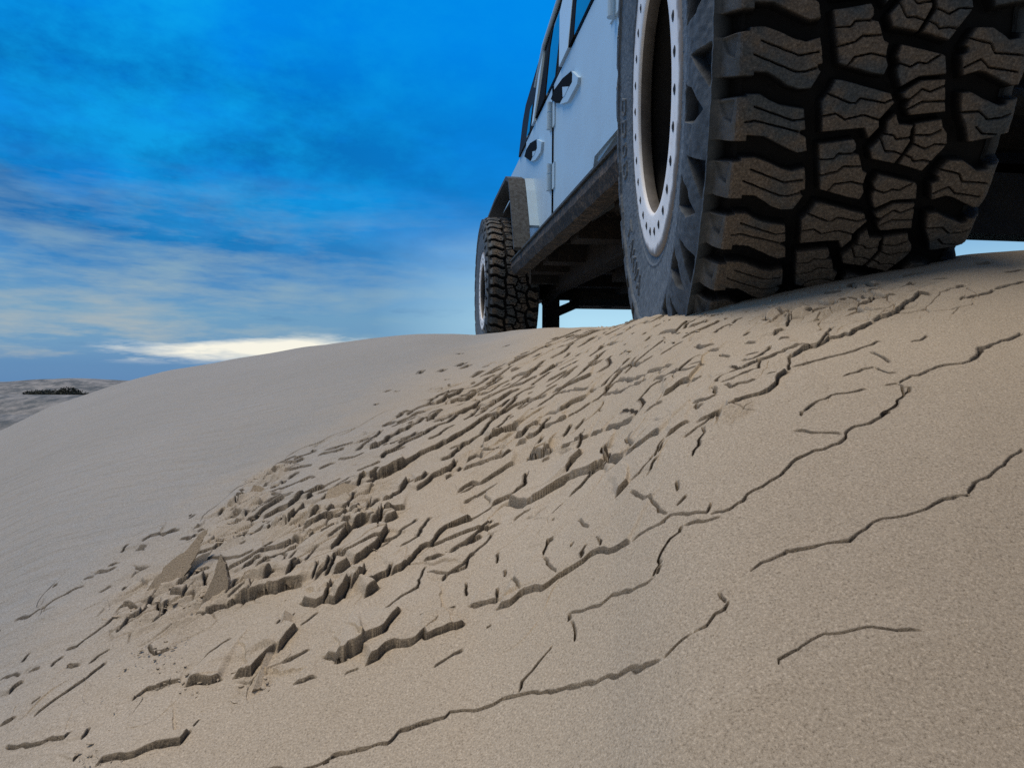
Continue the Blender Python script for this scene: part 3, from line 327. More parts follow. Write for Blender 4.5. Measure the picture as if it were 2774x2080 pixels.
    # angular plates of crust, each tilted its own way
    def plates(ang,lx,ly,seed):
        ca,sa=math.cos(ang),math.sin(ang)
        p=(x*ca+y*sa)/lx+(lnoise(x*110,y*110,seed)-.5)*.22;q=(-x*sa+y*ca)/ly+(lnoise(x*110,y*110,seed+1)-.5)*.22
        ip=np.floor(p);iq=np.floor(q);f1=np.full(x.shape,9.);f2=np.full(x.shape,9.);h=np.zeros_like(x)
        for i in (-1,0,1):
            for j in (-1,0,1):
                a,b=ip+i,iq+j
                px=a+.15+.7*hashn(a,b,seed+2);py=b+.15+.7*hashn(a,b,seed+3)
                d=np.hypot(p-px,q-py)
                t=(hashn(a,b,seed+4)-.45)*1.5+(p-px)*(hashn(a,b,seed+5)-.5)*1.6+(q-py)*(hashn(a,b,seed+6)*1.5)
                k=d<f1
                f2=np.where(k,f1,np.minimum(f2,d));h=np.where(k,t,h);f1=np.where(k,d,f1)
        return h,f2-f1
    h1,e1=plates(.62,.030,.0125,200);h2,e2=plates(.9,.013,.0065,300)
    kr=np.clip(rub*1.5,0,1)
    dz+=kr*(.0042*h1*np.clip(e1/.10,0,1)+.0007*h2*np.clip(e2/.06,0,1)-.0025*np.exp(-(e1/.05)**2)+.0006*(cr-.35))
    # wider field of low, closely fitting plates
    kw=rm*np.clip((vnoise(x*11,y*11,77)-.30)/.2,0,1)*(1-kr)*np.clip((y-.46)/.12,0,1);ew=.012+.045*y*y
    h3,e3=plates(.55,.070,.024,400)
    dz+=kw*(.0022*h3*np.clip(e3/.025,0,1)-.004*np.exp(-(e3/ew)**2)*np.clip((vnoise(x*40,y*40,78)-.35)/.2,0,1))
    soft=rm*(.0022*(vnoise(x*38,y*38,51)-.5)+.0010*(vnoise(x*120,y*120,52)-.5))
    dz+=soft+ .0007*(vnoise(x*55,y*55,61)-.5)
    # lip of pushed-up sand round the tyre
    dz-=groove
    fade=np.ones_like(x)
    Z[sl]+=dz
    Z[sl]+=.006*(vnoise(x*7,y*7,71)-.5)
    # sink a little rut-side unevenness near the crest
    crack_shade=np.maximum(crack_shade,np.clip(kr*np.exp(-(e1/.05)**2)*.6+kw*.85*np.exp(-(e3/ew)**2)*np.clip((vnoise(x*40,y*40,78)-.35)/.2,0,1),0,1))
    ln=(Xg+.05)-.30*(Y-.75)+.16*(vnoise(Xg*5,Y*5,91)-.5)+.05*(vnoise(Xg*21,Y*21,92)-.5)
    sky_grey=np.clip((-ln-.02)/.30,0,1);sky_grey[sl]*=1-.45*np.clip(rub*1.3,0,1)
    dm=np.zeros_like(Xg);dm[sl]=crack_shade
    openm=np.clip((-.12-Xg)/.35,0,1);openm[sl]*=1-rm
    V=np.stack([Xg,Y,Z],-1).reshape(-1,3)
    me=npmesh('sand_dune',V,gridfaces(*Xg.shape),True)
    a=me.attributes.new('crack_shade','FLOAT','POINT');a.data.foreach_set('value',dm.astype(np.float32).ravel())
    a=me.attributes.new('far','FLOAT','POINT');a.data.foreach_set('value',np.clip((Y-14)/20,0,1).astype(np.float32).ravel())
    near_m=np.clip((Xg-.02)/.16,0,1)*np.clip((.50-Y)/.22,0,1)*(.55+.45*vnoise(Xg*9,Y*9,93))
    a=me.attributes.new('near_tone','FLOAT','POINT');a.data.foreach_set('value',near_m.astype(np.float32).ravel())
    a=me.attributes.new('greyish','FLOAT','POINT');a.data.foreach_set('value',sky_grey.astype(np.float32).ravel())
    a=me.attributes.new('open','FLOAT','POINT');a.data.foreach_set('value',openm.astype(np.float32).ravel())
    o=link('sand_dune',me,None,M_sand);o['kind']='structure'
    o['label']='cracked pale sand dune slope'
    return o
build_dune()
def gz(x,y): return float(base_z(np.array([x]),np.array([y]))[0])
# ------------------------------------------------------------------ sand shards and clods
def clod_mesh(name,sx,sy,sz,seed,sub=2,spike=0):
    r=np.random.default_rng(seed);bm=bmesh.new();bmesh.ops.create_icosphere(bm,subdivisions=sub,radius=1)
    ph=r.uniform(0,9,3)
    cuts=[Vector(r.normal(0,1,3)).normalized() for _ in range(7)]
    for v in bm.verts:
        c=v.co.copy()
        for n in cuts:
            dd=c.dot(n)
            if dd>.62: c-=n*(dd-.62)*.9
        c*=1+.10*math.sin(5*c.x+ph[0])*math.sin(6*c.y+ph[1])+.05*math.sin(13*c.z+ph[2]+9*c.x)
        if spike: c.x*=max(.08,1-.75*max(0,c.z+.2)); c.y*=max(.05,1-.8*max(0,c.z+.2))
        v.co=Vector((c.x*sx,c.y*sy,c.z*sz))
    bmesh.ops.recalc_face_normals(bm,faces=bm.faces)
    me=bpy.data.meshes.new(name);bm.to_mesh(me);bm.free();me.materials.append(M_sand);return me
def shard_mesh(name,outline,th,seed):
    """a broken plate of crusted sand: outline in its own plane (metres), rough faces"""
    r=np.random.default_rng(seed);bm=bmesh.new();n=len(outline)
    # densify
    pts=[]
    for i in range(n):
        a=np.array(outline[i]);b=np.array(outline[(i+1)%n])
        for q in range(4): pts.append(a+(b-a)*q/4+r.normal(0,.0007,2))
    f=[];bk=[]
    for p in pts:
        t=th*(.55+.45*min(1,max(0,1-p[1]/max(q[1] for q in outline))))
        f.append(bm.verts.new((p[0],-t/2,p[1])));bk.append(bm.verts.new((p[0]+r.normal(0,.0006),t/2,p[1])))
    F=bm.faces.new(f);G=bm.faces.new(bk[::-1]);m=len(f)
    for i in range(m): bm.faces.new((f[i],bk[i],bk[(i+1)%m],f[(i+1)%m]))
    bmesh.ops.triangulate(bm,faces=[F,G]);bmesh.ops.recalc_face_normals(bm,faces=bm.faces)
    me=bpy.data.meshes.new(name);bm.to_mesh(me);bm.free();me.materials.append(M_sand);return me
def shard(loc,rot,outline,th,seed,label):
    o=link('sand_shard',shard_mesh('sand_shard',outline,th,seed));x,y=loc
    o.location=(x,y,gz(x,y)-.004);o.rotation_euler=rot
    o['label']=label;o['category']='sand shard';o['group']='crusted sand shards standing at the broken edge'
for args in SHARDS: shard(*args)
def clods():
    # loose crumbs of crust lying along the broken edges
    vs=[];fs=[];off=0
    protos=[]
    for s in range(5):
        me=clod_mesh('crumb',1,1,.6,100+s,1)
        v=np.array([x.co[:] for x in me.vertices]);f=np.array([p.vertices[:] for p in me.polygons]);protos.append((v,f));bpy.data.meshes.remove(me)
    for cx,cy,r,n,smin,smax in CRUMBS:
        for _ in range(n):
            x=cx+rng.normal(0,r);y=cy+rng.normal(0,r*.8);s=smin+(smax-smin)*rng.random()**2.5
            v,f=protos[rng.integers(5)];a=rng.uniform(0,6.28)
            R=np.array([[math.cos(a),-math.sin(a),0],[math.sin(a),math.cos(a),0],[0,0,1]])
            k=np.array([1+.8*rng.random(),.7,.8])
            vs.append((v*k*s)@R.T+np.array([x,y,gz(x,y)+s*.15]));fs.append(f+off);off+=len(v)
    me=npmesh('sand_crumbs',np.concatenate(vs),np.concatenate(fs),False)
    o=link('sand_crumbs',me,None,M_sand);o['kind']='stuff';o['label']='loose crumbs of broken sand crust along the cracks'
clods()
# ------------------------------------------------------------------ off-road vehicle
u_,v_,w_=[np.array(a) for a in FRAME]
N0=np.array([.230,1.016,.459])
car=empty('off_road_vehicle')
Mx=Matrix(((v_[0],u_[0],w_[0],0),(v_[1],u_[1],w_[1],0),(v_[2],u_[2],w_[2],0),(0,0,0,1)))
base=N0-RT*w_
car.matrix_world=Matrix.Translation(Vector(base))@Mx
car['label']='white four door off-road vehicle with big mud tyres parked on the dune crest';car['category']='off-road vehicle'
# ---- tyre: one continuous skin over a tyre profile, displaced by the tread pattern
PROF=np.array([[-5,238],[-1,252],[4,275],[8,300],[12,335],[15,365],[16,388],[12.5,412],[6.5,430],[2,441],[-3,449],[-9,454.5],[-14,457],[-80,458.5],[-143,459],[-210,458.5],[-267,457],[-272,453.5],[-277,447],[-281,438],[-292,400],[-296,370],[-298,320],[-290,275],[-284,240]])*.001
plen=np.concatenate([[0],np.cumsum(np.hypot(*np.diff(PROF,axis=0).T))])
S_T0=plen[12];S_T1=plen[16];S_RIDGE=plen[9]
def sdf_poly(x,y,poly):
    d=np.full(x.shape,1e9);n=len(poly)
    for i in range(n):
        x0,y0=poly[i];x1,y1=poly[(i+1)%n];dx,dy=x1-x0,y1-y0
        t=np.clip(((x-x0)*dx+(y-y0)*dy)/(dx*dx+dy*dy+1e-9),0,1);d=np.minimum(d,np.hypot(x-x0-t*dx,y-y0-t*dy))
    return np.where(in_poly(x,y,poly),-d,d)
PER=14.4;ARC=math.radians(1)*457   # mm per degree of tread
def tread_tables():
    nphi,ns=150,380
    ph=np.arange(nphi)/nphi*PER; s=np.linspace(14,-302,ns)      # pseudo axial position, mm
    S,PH=np.meshgrid(s,ph,indexing='ij');h=np.full(S.shape,1e9);sip=np.full(S.shape,1e9)
    def add(poly):
        nonlocal h
        A=np.array(poly,float);
        for k in (-3,-2,-1,0):
            yy=(A[:,1]+k*PER)
            if yy.max()<-3 or yy.min()>PER+3: continue
            h=np.minimum(h,sdf_poly(S,PH*ARC,np.stack([A[:,0],yy*ARC],1)))
    def addsip(pl):
        nonlocal sip
        A=np.array(pl,float)
        for k in (-3,-2,-1,0):
            yy=A[:,1]+k*PER
            if yy.max()<-3 or yy.min()>PER+3: continue
            d,_,_=seg_dist(S,PH*ARC,A[:,0],yy*ARC);sip=np.minimum(sip,np.abs(d))
    for poly,sips in TREAD:
        add(poly)
        for q in sips: addsip(q)
    for a0,a1,p0,p1 in ((-26,16,28.75,33.6),(-24,16,35.75,40.9),(-304,-262,31.2,36.0),(-304,-262,38.2,42.4)):
        add([(a0,p0),(a1,p0+.2),(a1,p1-.2),(a0,p1)])
    H=-14*sst(-.3,2.2,h)
    H=np.where(h<0,np.minimum(H,-7*(1-sst(.25,.7,sip))),H)
    # scooped pockets in the shoulder lugs
    sc_=np.full(S.shape,1e9)
    for p0 in (28.9,36.0):
        for k in (-3,-2,-1):
            o=k*PER
            q=[(9,p0+.3+o),(-9,p0+.1+o),(-7,p0+2.6+o),(2,p0+2.0+o)]
            if q[0][1]<-4 or q[0][1]>PER+1: continue
            sc_=np.minimum(sc_,sdf_poly(S,PH*ARC,np.array([(a,b*ARC) for a,b in q])))
    H=np.where(h<0,H-4.5*(1-sst(-.8,.6,sc_)),H)
    dust=(1-sst(-1.0,.6,h))*sst(.3,.9,sip)
    return s,ph,H*.001,dust
TT=tread_tables()
def side_tables():
    nphi,nr=150,160
    ph=np.arange(nphi)/nphi*PER;r=np.linspace(.236,.452,nr)
    Rr,PH=np.meshgrid(r,ph,indexing='ij');A=math.radians(1)*400
    hole=np.full(Rr.shape,1e9)
    for q in ([(.394,1.6),(.433,1.2),(.433,6.2),(.422,4.8)],[(.372,5.4),(.374,11.0),(.404,10.8),(.422,9.0),(.396,6.2)]):
        for k in (-1,0,1): hole=np.minimum(hole,sdf_poly(Rr*1000,PH*A,np.array([(a*1000,(b+28-2*PER+k*PER)*A) for a,b in q])))
    edge=362+7*np.abs(((PH-(28-2*PER)+PER)%PER)/PER*2-1)     # scalloped inner border
    band=sst(edge-1.5,edge+1.5,Rr*1000)
    H=band*(5-13*(1-sst(-1.2,1.0,hole)))
    H+=4.5*np.exp(-((Rr*1000-441)/3.2)**2)
    H+=2.0*np.exp(-((Rr*1000-262)/2.5)**2)
    return r,ph,H*.001,1-.35*band-.62*band*(1-sst(-1.5,1.2,hole))
ST=side_tables()
def sample(tab,rows,ph,which):
    ax,pp,T=tab[0],tab[1],tab[which]
    f=(rows-ax[0])/(ax[1]-ax[0]);f=np.clip(f,0,len(ax)-1.001);i=f.astype(int);fi=(f-i)[:,None]
    g=(ph%PER)/PER*len(pp);j=g.astype(int)%len(pp);j2=(j+1)%len(pp);gj=(g-np.floor(g))[None,:]
    a=T[i][:,j]*(1-gj)+T[i][:,j2]*gj;b=T[i+1][:,j]*(1-gj)+T[i+1][:,j2]*gj
    return a*(1-fi)+b*fi
GLY={'D':[(0,0),(0,1),(.62,1),(.85,.78),(.85,.22),(.62,0),(0,0)],'O':[(.1,.12),(.1,.88),(.4,1),(.75,.88),(.75,.12),(.4,0),(.1,.12)],'T':[(0,1),(.85,1),(.43,1),(.43,0)],'A':[(0,0),(.4,1),(.85,0),(.65,.42),(.18,.42)],'K':[(0,1),(0,0),(0,.45),(.8,1),(.25,.6),(.85,0)],'V':[(0,1),(.4,0),(.85,1)]}
def lettering(r,ph):
    """raised letters on the outer sidewall; distance field in mm on the given (r, phi) grid"""
    d=np.full((len(r),len(ph)),1e9);Rr,PH=np.meshgrid(r*1000,ph,indexing='ij')
    a0=196.0
    for word,start in (('DDOD',203.0),('TAKVA',155.0)):
        for i,ch in enumerate(word):
            c=start-i*7.6
            m=(ph>c-8)&(ph<c+1)
            if not m.any(): continue
            g=np.array(GLY[ch]);px=338-g[:,1]*32;py=(c-g[:,0]*6.0)
            dd,_,_=seg_dist(Rr[:,m],PH[:,m]*math.radians(1)*320,px,py*math.radians(1)*320)
            d[:,m]=np.minimum(d[:,m],np.abs(dd))
    return d
def make_tyre(name,ds_side,ds_tread,ds_in,phis,letters):
    s=np.concatenate([np.linspace(0,S_RIDGE,int(S_RIDGE/ds_side)),np.linspace(S_RIDGE,S_T0,int((S_T0-S_RIDGE)/ds_tread)+2)[1:],np.linspace(S_T0,S_T1,int((S_T1-S_T0)/ds_tread))[1:],np.linspace(S_T1,plen[19],int((plen[19]-S_T1)/ds_tread)+2)[1:],np.linspace(plen[19],plen[-1],int((plen[-1]-plen[19])/ds_in)+2)[1:]])
    a=np.interp(s,plen,PROF[:,0]);r=np.interp(s,plen,PROF[:,1])
    # smooth profile
    e=1e-3;ta=np.interp(s+e,plen,PROF[:,0])-np.interp(s-e,plen,PROF[:,0]);tr=np.interp(s+e,plen,PROF[:,1])-np.interp(s-e,plen,PROF[:,1])
    l=np.hypot(ta,tr)+1e-12;na,nr=tr/l,-ta/l      # outward normal (a,r)
    psa=np.where(s<S_T0,-14+(S_T0-s)*1000,np.where(s<=S_T1,-14-(s-S_T0)*1000,-267-(s-S_T1)*1000))
    tr_m=(psa<14)&(psa>-300);sd_m=s<S_RIDGE+.0005
    H=np.zeros((len(s),len(phis)));dust=np.zeros_like(H);side=np.zeros_like(H)
    H[tr_m]=sample(TT,psa[tr_m],phis,2);dust[tr_m]=sample(TT,psa[tr_m],phis,3)
    hs=sample(ST,r[sd_m],phis,2);H[sd_m]=hs;side[sd_m]=sample(ST,r[sd_m],phis,3);dust[sd_m]=0
    shoulder=(s>S_RIDGE)&(s<S_T0-.002);side[shoulder]=.75*dust[shoulder]
    inner=s>plen[19];side[inner]=.4;dust[inner]=.3
    if letters:
        d=lettering(r[sd_m],phis);L_=1-sst(1.8,2.8,d);H[sd_m]+=.0032*L_;
        side[sd_m]*=1-.0*L_
    n1=vnoise(np.repeat(s[:,None]*160,len(phis),1),np.repeat(phis[None,:]*1.3,len(s),0),5)-.5
    H+=n1*.0012
    th=np.radians(phis)[None,:]
    A=a[:,None]+na[:,None]*H;Rr=r[:,None]+nr[:,None]*H
    # wheel frame: X = outwards... local x axis = -outward (a), forward(-u)=cos, down=sin
    V=np.stack([-A*np.ones_like(th),-Rr*np.cos(th),-Rr*np.sin(th)],-1)
    me=npmesh(name,V.reshape(-1,3),gridfaces(len(s),len(phis),True),False)
    for nm,dat in (('dust',dust),('side',side)):
        at=me.attributes.new(nm,'FLOAT','POINT');at.data.foreach_set('value',dat.astype(np.float32).ravel())
    me.materials.append(M_tyre);return me
ph_hi=np.concatenate([np.arange(-8,80,.11),np.arange(80,110,.4),np.arange(110,210,.2),np.arange(210,352,.5)])
ME_TYRE_HI=make_tyre('tyre_near',.0013,.0009,.012,ph_hi,True)
ME_TYRE_LO=make_tyre('tyre_far',.005,.0034,.03,np.arange(0,360,.48),False)
def lathe(pts,seg,mats=None):
    """pts (a,r,mat) outer a positive"""
    V=[];th=np.arange(seg)/seg*2*PI;mi=[]
    for a,r,_ in pts: V.append(np.stack([np.full(seg,-a),-r*np.cos(th),-r*np.sin(th)],-1))
    for i in range(len(pts)-1): mi+= [pts[i][2]]*seg
    return npmesh('lathe',np.concatenate(V),gridfaces(len(pts),seg,True),True,np.array(mi))
def ring_mesh(seg=168):
    # bolted outer clamp ring of the wheel, with round bolt recesses
    o=[(-.020,.246,0),(-.004,.2475,0),(.001,.2455,0),(.003,.240,0),(.0035,.232,0),(.0025,.226,0),(.0025,.205,0),(.002,.180,0),(.0005,.1755,0),(-.004,.1745,1),(-.022,.1745,1),(-.024,.178,1),(-.026,.186,2)]
    me=lathe(o,seg)
    for p in me.polygons: p.use_smooth=True
    bm=bmesh.new();bm.from_mesh(me);
    for k in range(28):
        t=2*PI*(k+.35)/28;c=Vector((-.0030,-.2055*math.cos(t),-.2055*math.sin(t)))
        ra=[];rb=[]
        for q in range(12):
            d=Vector((0,math.cos(2*PI*q/12),math.sin(2*PI*q/12)))*.0072
            ra.append(bm.verts.new(c+d));
        f=bm.faces.new(ra);f.material_index=3
        # hex bolt head inside
        hb=[bm.verts.new(c+Vector((-.0012,.0035*math.cos(PI/3*q),.0035*math.sin(PI/3*q)))) for q in range(6)];f=bm.faces.new(hb);f.material_index=2
    bm.to_mesh(me);bm.free()
    for m in (M_ring,M_lip,M_void,M_bolt): me.materials.append(m)
    return me
ME_RING=ring_mesh()
def rim_mesh():
    me=lathe([(-.024,.236,0),(-.028,.205,0),(-.030,.192,0),(-.075,.188,0),(-.16,.186,0),(-.22,.184,0),(-.224,.10,0),(-.20,.085,0),(-.17,.08,0),(-.165,.05,0),(-.165,.002,0)],96)
    bm=bmesh.new();bm.from_mesh(me)
    for k in range(6):   # spokes deep inside the barrel
        t=2*PI*k/6
        def q(a,r,dt):return bm.verts.new((-a,-r*math.cos(t+dt),-r*math.sin(t+dt)))
        v=[q(-.19,.07,-.35),q(-.19,.07,.35),q(-.205,.184,.10),q(-.205,.184,-.10)];w=[q(-.215,.07,-.35),q(-.215,.07,.35),q(-.222,.184,.10),q(-.222,.184,-.10)]
        bm.faces.new(v);bm.faces.new(w[::-1])
        for i in range(4):bm.faces.new((v[i],w[i],w[(i+1)%4],v[(i+1)%4]))
    bmesh.ops.recalc_face_normals(bm,faces=bm.faces);bm.to_mesh(me);bm.free();me.materials.append(M_bolt);return me
ME_RIM=rim_mesh()
def rot_cols(x,y,z): return Matrix(((x[0],y[0],z[0],0),(x[1],y[1],z[1],0),(x[2],y[2],z[2],0),(0,0,0,1)))
def wheel(u,v,w,steer,camber,me_t,flip=False,roll=0.):
    e=empty('wheel',car)
    # local axes in the body frame (X right, Y rear, Z up)
    R=Matrix.Rotation(-steer,4,'Z')@Matrix.Rotation(camber,4,'Y')
    if flip: R=Matrix.Rotation(PI,4,'Z')@R
    e.matrix_local=Matrix.Translation(P(u,v,w))@R@Matrix.Rotation(roll,4,'X')
    o=link('tyre',me_t,e);link('rim',ME_RIM,e);link('bead_lock_ring',ME_RING,e)
    return e
wheel(0,0,0,STEER,CAMBER,ME_TYRE_HI)
wheel(2.96,0,0,0,0,ME_TYRE_LO,roll=.3)
wheel(2.96,1.60,0,0,0,ME_TYRE_LO,True,.9)
wheel(0,1.60,0,STEER,0,ME_TYRE_LO,True,.5)
# ---- body
BV=.20
flat=lambda b:(lambda u,w:b)
inc=lambda off:(lambda u,w:BV+max(w-.79,0)*.16-off)
def part(name,mat,fn,bevel=0,smooth=False,parent=car):
    bm=bmesh.new();fn(bm);return finish(bm,name,mat,parent,smooth,bevel)
# main tub: full-width shell behind the doors
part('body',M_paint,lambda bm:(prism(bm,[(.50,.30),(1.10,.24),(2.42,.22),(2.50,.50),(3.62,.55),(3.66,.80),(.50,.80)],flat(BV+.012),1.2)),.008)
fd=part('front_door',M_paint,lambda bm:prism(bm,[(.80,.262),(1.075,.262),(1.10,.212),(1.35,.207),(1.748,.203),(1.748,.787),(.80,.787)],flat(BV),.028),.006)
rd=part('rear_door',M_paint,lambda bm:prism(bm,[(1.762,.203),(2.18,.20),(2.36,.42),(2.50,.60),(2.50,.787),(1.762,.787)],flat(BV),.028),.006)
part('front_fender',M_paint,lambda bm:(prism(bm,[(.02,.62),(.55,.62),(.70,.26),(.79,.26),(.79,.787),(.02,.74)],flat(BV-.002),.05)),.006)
def handle(door,du,cup,lip,pad):
    a=part('handle_cup',M_rubberseal,lambda bm:prism(bm,cup,flat(.190),.012),0,False,door)
    b=part('handle_bezel',M_paint,lambda bm:prism(bm,lip,flat(.188),.014),.003,False,door)
    c=part('door_handle',M_paint,lambda bm:prism(bm,pad,flat(.1865),.014),.003,False,door)
for o in (HANDLE1,HANDLE2): handle(fd if o is HANDLE1 else rd,0,*o)
def hinge(door,u,w):
    def f(bm):
        bx(bm,u-.055,u+.008,.194,BV+.002,w-.055,w+.055)
        bx(bm,u+.014,u+.06,.195,BV+.002,w-.05,w+.05)
        tube(bm,[P(u+.011,.186,w-.055),P(u+.011,.186,w+.015)],.014,12)
        tube(bm,[P(u+.011,.186,w+.021),P(u+.011,.186,w+.062)],.012,12)
    part('door_hinge',M_paint,f,.002,False,door)
hinge(rd,1.765,.655);hinge(rd,1.765,.385)
hinge(fd,.84,.655)
# small wires / latch marks under the rear handle omitted in shape, kept as thin seam beads
def seam(bm):
    tube(bm,[P(1.755,.197,.22),P(1.755,.197,.78)],.004,6)
part('door_seal',M_rubberseal,seam,0,False,rd)
# top: black soft top with a raked back, white pillars, dark seals, tinted windows
def top(bm):
    side=[(.95,1.52),(2.14,1.372),(2.56,1.245),(2.88,1.145),(2.90,1.05),(2.80,.80),(.95,.80)]
    a=[bm.verts.new(P(u,inc(0)(u,w),w)) for u,w in side];b=[bm.verts.new(P(u,1.60-(inc(0)(u,w)),w)) for u,w in side]
    bm.faces.new(a);bm.faces.new(b[::-1]);n=len(a)
    for i in range(n): bm.faces.new((a[i],b[i],b[(i+1)%n],a[(i+1)%n]))
tp=part('soft_top',M_black,top,.012)
part('roof_gutter',M_paint,lambda bm:(tube(bm,[P(1.6,inc(.012)(0,1.33),1.33),P(1.95,inc(.012)(0,1.28),1.28),P(2.28,inc(.012)(0,1.22),1.22),P(2.38,inc(.010)(0,1.04),1.04)],.012,8)),0,True,tp)
part('front_pillar',M_paint,lambda bm:prism(bm,[(1.44,.795),(1.60,.795),(1.86,1.16),(1.82,1.22),(1.60,1.22)],inc(.012),.02),.003,False,tp)
part('rear_pillar',M_paint,lambda bm:prism(bm,[(2.20,.795),(2.27,.795),(2.36,1.19),(2.28,1.19)],inc(.012),.02),.003,False,tp)
part('front_window',M_glass,lambda bm:prism(bm,[(1.06,.80),(1.355,.80),(1.43,.97),(1.43,1.25),(1.06,1.25)],inc(.008),.01),0,False,tp)
part('rear_window',M_glass,lambda bm:prism(bm,[(1.70,.80),(1.90,.80),(2.02,1.08),(2.02,1.19),(1.83,1.19)],inc(.008),.01),0,False,tp)
part('quarter_window',M_glass,lambda bm:prism(bm,[(2.36,.80),(2.46,.80),(2.50,.97),(2.42,.97)],inc(.008),.01),0,False,tp)
part('window_seal',M_rubberseal,lambda bm:prism(bm,[(1.93,.796),(2.17,.796),(2.10,1.19),(2.04,1.19),(2.05,1.10)],inc(.010),.01),0,False,tp)
part('window_seal',M_rubberseal,lambda bm:prism(bm,[(1.36,.796),(1.44,.796),(1.60,1.22),(1.44,1.22),(1.44,.97)],inc(.010),.01),0,False,tp)
# hood ahead of the windscreen (mostly hidden by the tyre)
part('hood',M_paint,lambda bm:prism(bm,[(-.35,.60),(-.38,.70),(.75,.83),(.75,.60)],flat(.32),.96),.02)
part('windshield_frame',M_paint,lambda bm:prism(bm,[(.74,.80),(.82,.80),(1.04,1.30),(.97,1.32)],inc(.0),1.1),.006)
# rock slider with its mounting plate
def slider(bm):
    a=[(.04,.105,.030),(2.42,.105,.030)]
    # square tube, outer face leaning out
    n=30;rows=[]
    for i in range(n+1):
        u=.42+(2.43-.42)*i/n;j=random.uniform(-.003,.003)
        sec=[(.108,.108+j),(.104,.075+j),(.122,.040+j),(.175,.035+j),(.235,.14),(.225,.165)]
        rows.append([bm.verts.new(P(u,v,w)) for v,w in sec])
    for A,B in zip(rows,rows[1:]):
        for k in range(6): bm.faces.new((A[k],A[(k+1)%6],B[(k+1)%6],B[k]))
    bm.faces.new(rows[0]);bm.faces.new(rows[-1][::-1])
sl=part('rock_slider',M_slider,slider,0)
part('slider_top_plate',M_flare,lambda bm:bx(bm,.42,2.44,.101,.24,.1105,.1185),0,False,sl)
part('rocker_panel',M_flare,lambda bm:prism(bm,[(.55,.06),(2.30,.13),(2.36,.215),(1.07,.215),(1.05,.27),(.55,.31)],flat(BV+.03),.02),.004)
# underbody
def frame(bm):
    bx(bm,-.3,3.6,.38,.47,-.02,.10);bx(bm,-.3,3.6,1.13,1.22,-.02,.10)
    for u in (.7,1.35,1.95,2.55): bx(bm,u,u+.09,.47,1.13,.0,.08)
fr=part('chassis_frame',M_rust,frame,.008)
def floor(bm):
    bx(bm,.42,3.5,.235,1.36,.135,.25)
    for k in range(9):
        u=.6+k*.24;bx(bm,u,u+.10,.26,.38,.105,.14)
part('floor_pan',M_rust,floor,.01)
def bracket(u):
    def f(bm): prism(bm,[(u,.03),(u+.12,.03),(u+.16,.14),(u-.04,.14)],flat(.2),.18)
    return f
for u in (.72,1.29,1.86,2.2): part('slider_bracket',M_rust,bracket(u),.004)
def gear(bm):
    bx(bm,.95,1.65,.62,1.0,-.10,.13);bx(bm,1.5,2.0,.55,.78,-.04,.12)
    tube(bm,[P(1.9,.75,.02),P(2.4,.8,.0),P(2.86,.85,.02)],.04,12)
    tube(bm,[P(1.2,1.0,.05),P(1.9,1.02,.02),P(2.5,.99,.06),P(3.0,.98,.2)],.035,10)
part('transmission',M_rust,gear,.01)
def pipes(bm):
    r=random.Random(3)
    for k in range(9):
        u=.8+r.random()*1.5;v=.30+r.random()*.5;w=.02+r.random()*.12
        tube(bm,[P(u,v,w),P(u+.3,v+r.uniform(-.08,.08),w+r.uniform(-.03,.02)),P(u+.55,v+r.uniform(-.15,.15),w+r.uniform(-.03,.03))],r.uniform(.008,.024),8)
part('exhaust_pipes',M_slider,pipes,0)
def rear_axle(bm):
    tube(bm,[P(2.96,.30,0),P(2.96,1.30,0)],.045,14)
    bmesh.ops.create_uvsphere(bm,u_segments=18,v_segments=12,radius=.115,matrix=Matrix.Translation(P(2.93,.80,.02))@Matrix.Diagonal((1.15,.9,1,1)))
    for v in (.40,1.2): tube(bm,[P(2.35,v+.02,.06),P(2.92,v,-.07)],.03,10)
    tube(bm,[P(2.97,.42,-.20),P(3.0,.46,.28)],[.035,.03],12)
    bx(bm,2.90,3.02,.395,.485,-.26,.0)
    prism(bm,[(2.80,-.05),(2.86,-.085),(3.06,-.09),(3.12,-.05),(3.12,.05),(2.80,.05)],flat(.60),.46)
    tube(bm,[P(2.94,.46,-.13),P(2.94,.62,-.06)],.03,10)
part('rear_axle',M_void,rear_axle,0)
def front_axle(bm):
    tube(bm,[P(.0,.24,0),P(.0,1.36,0)],.045,14)
    bmesh.ops.create_uvsphere(bm,u_segments=18,v_segments=12,radius=.15,matrix=Matrix.Translation(P(-.02,1.05,-.01)))
    for v in (.42,1.18): tube(bm,[P(.06,v,-.08),P(.95,v,.03)],.032,10)
    tube(bm,[P(-.13,.28,-.02),P(-.13,1.32,-.02)],.022,10)
    bx(bm,-.05,.08,.24,.34,-.10,.12)
part('front_axle',M_void,front_axle,0)
def skid(bm):
    prism(bm,[(-.10,-.215),(.02,-.20),(.55,-.08),(.80,-.0),(.80,.1),(-.05,-.10)],flat(.42),.80)
    bx(bm,.16,.86,.42,1.18,-.01,.60)
    bx(bm,.20,.80,1.2,1.45,.05,.6)
part('engine_skid_plate',M_void,skid,.01)
part('inner_fender',M_void,lambda bm:(bx(bm,-.30,.52,.42,.46,.10,.66)),.01)
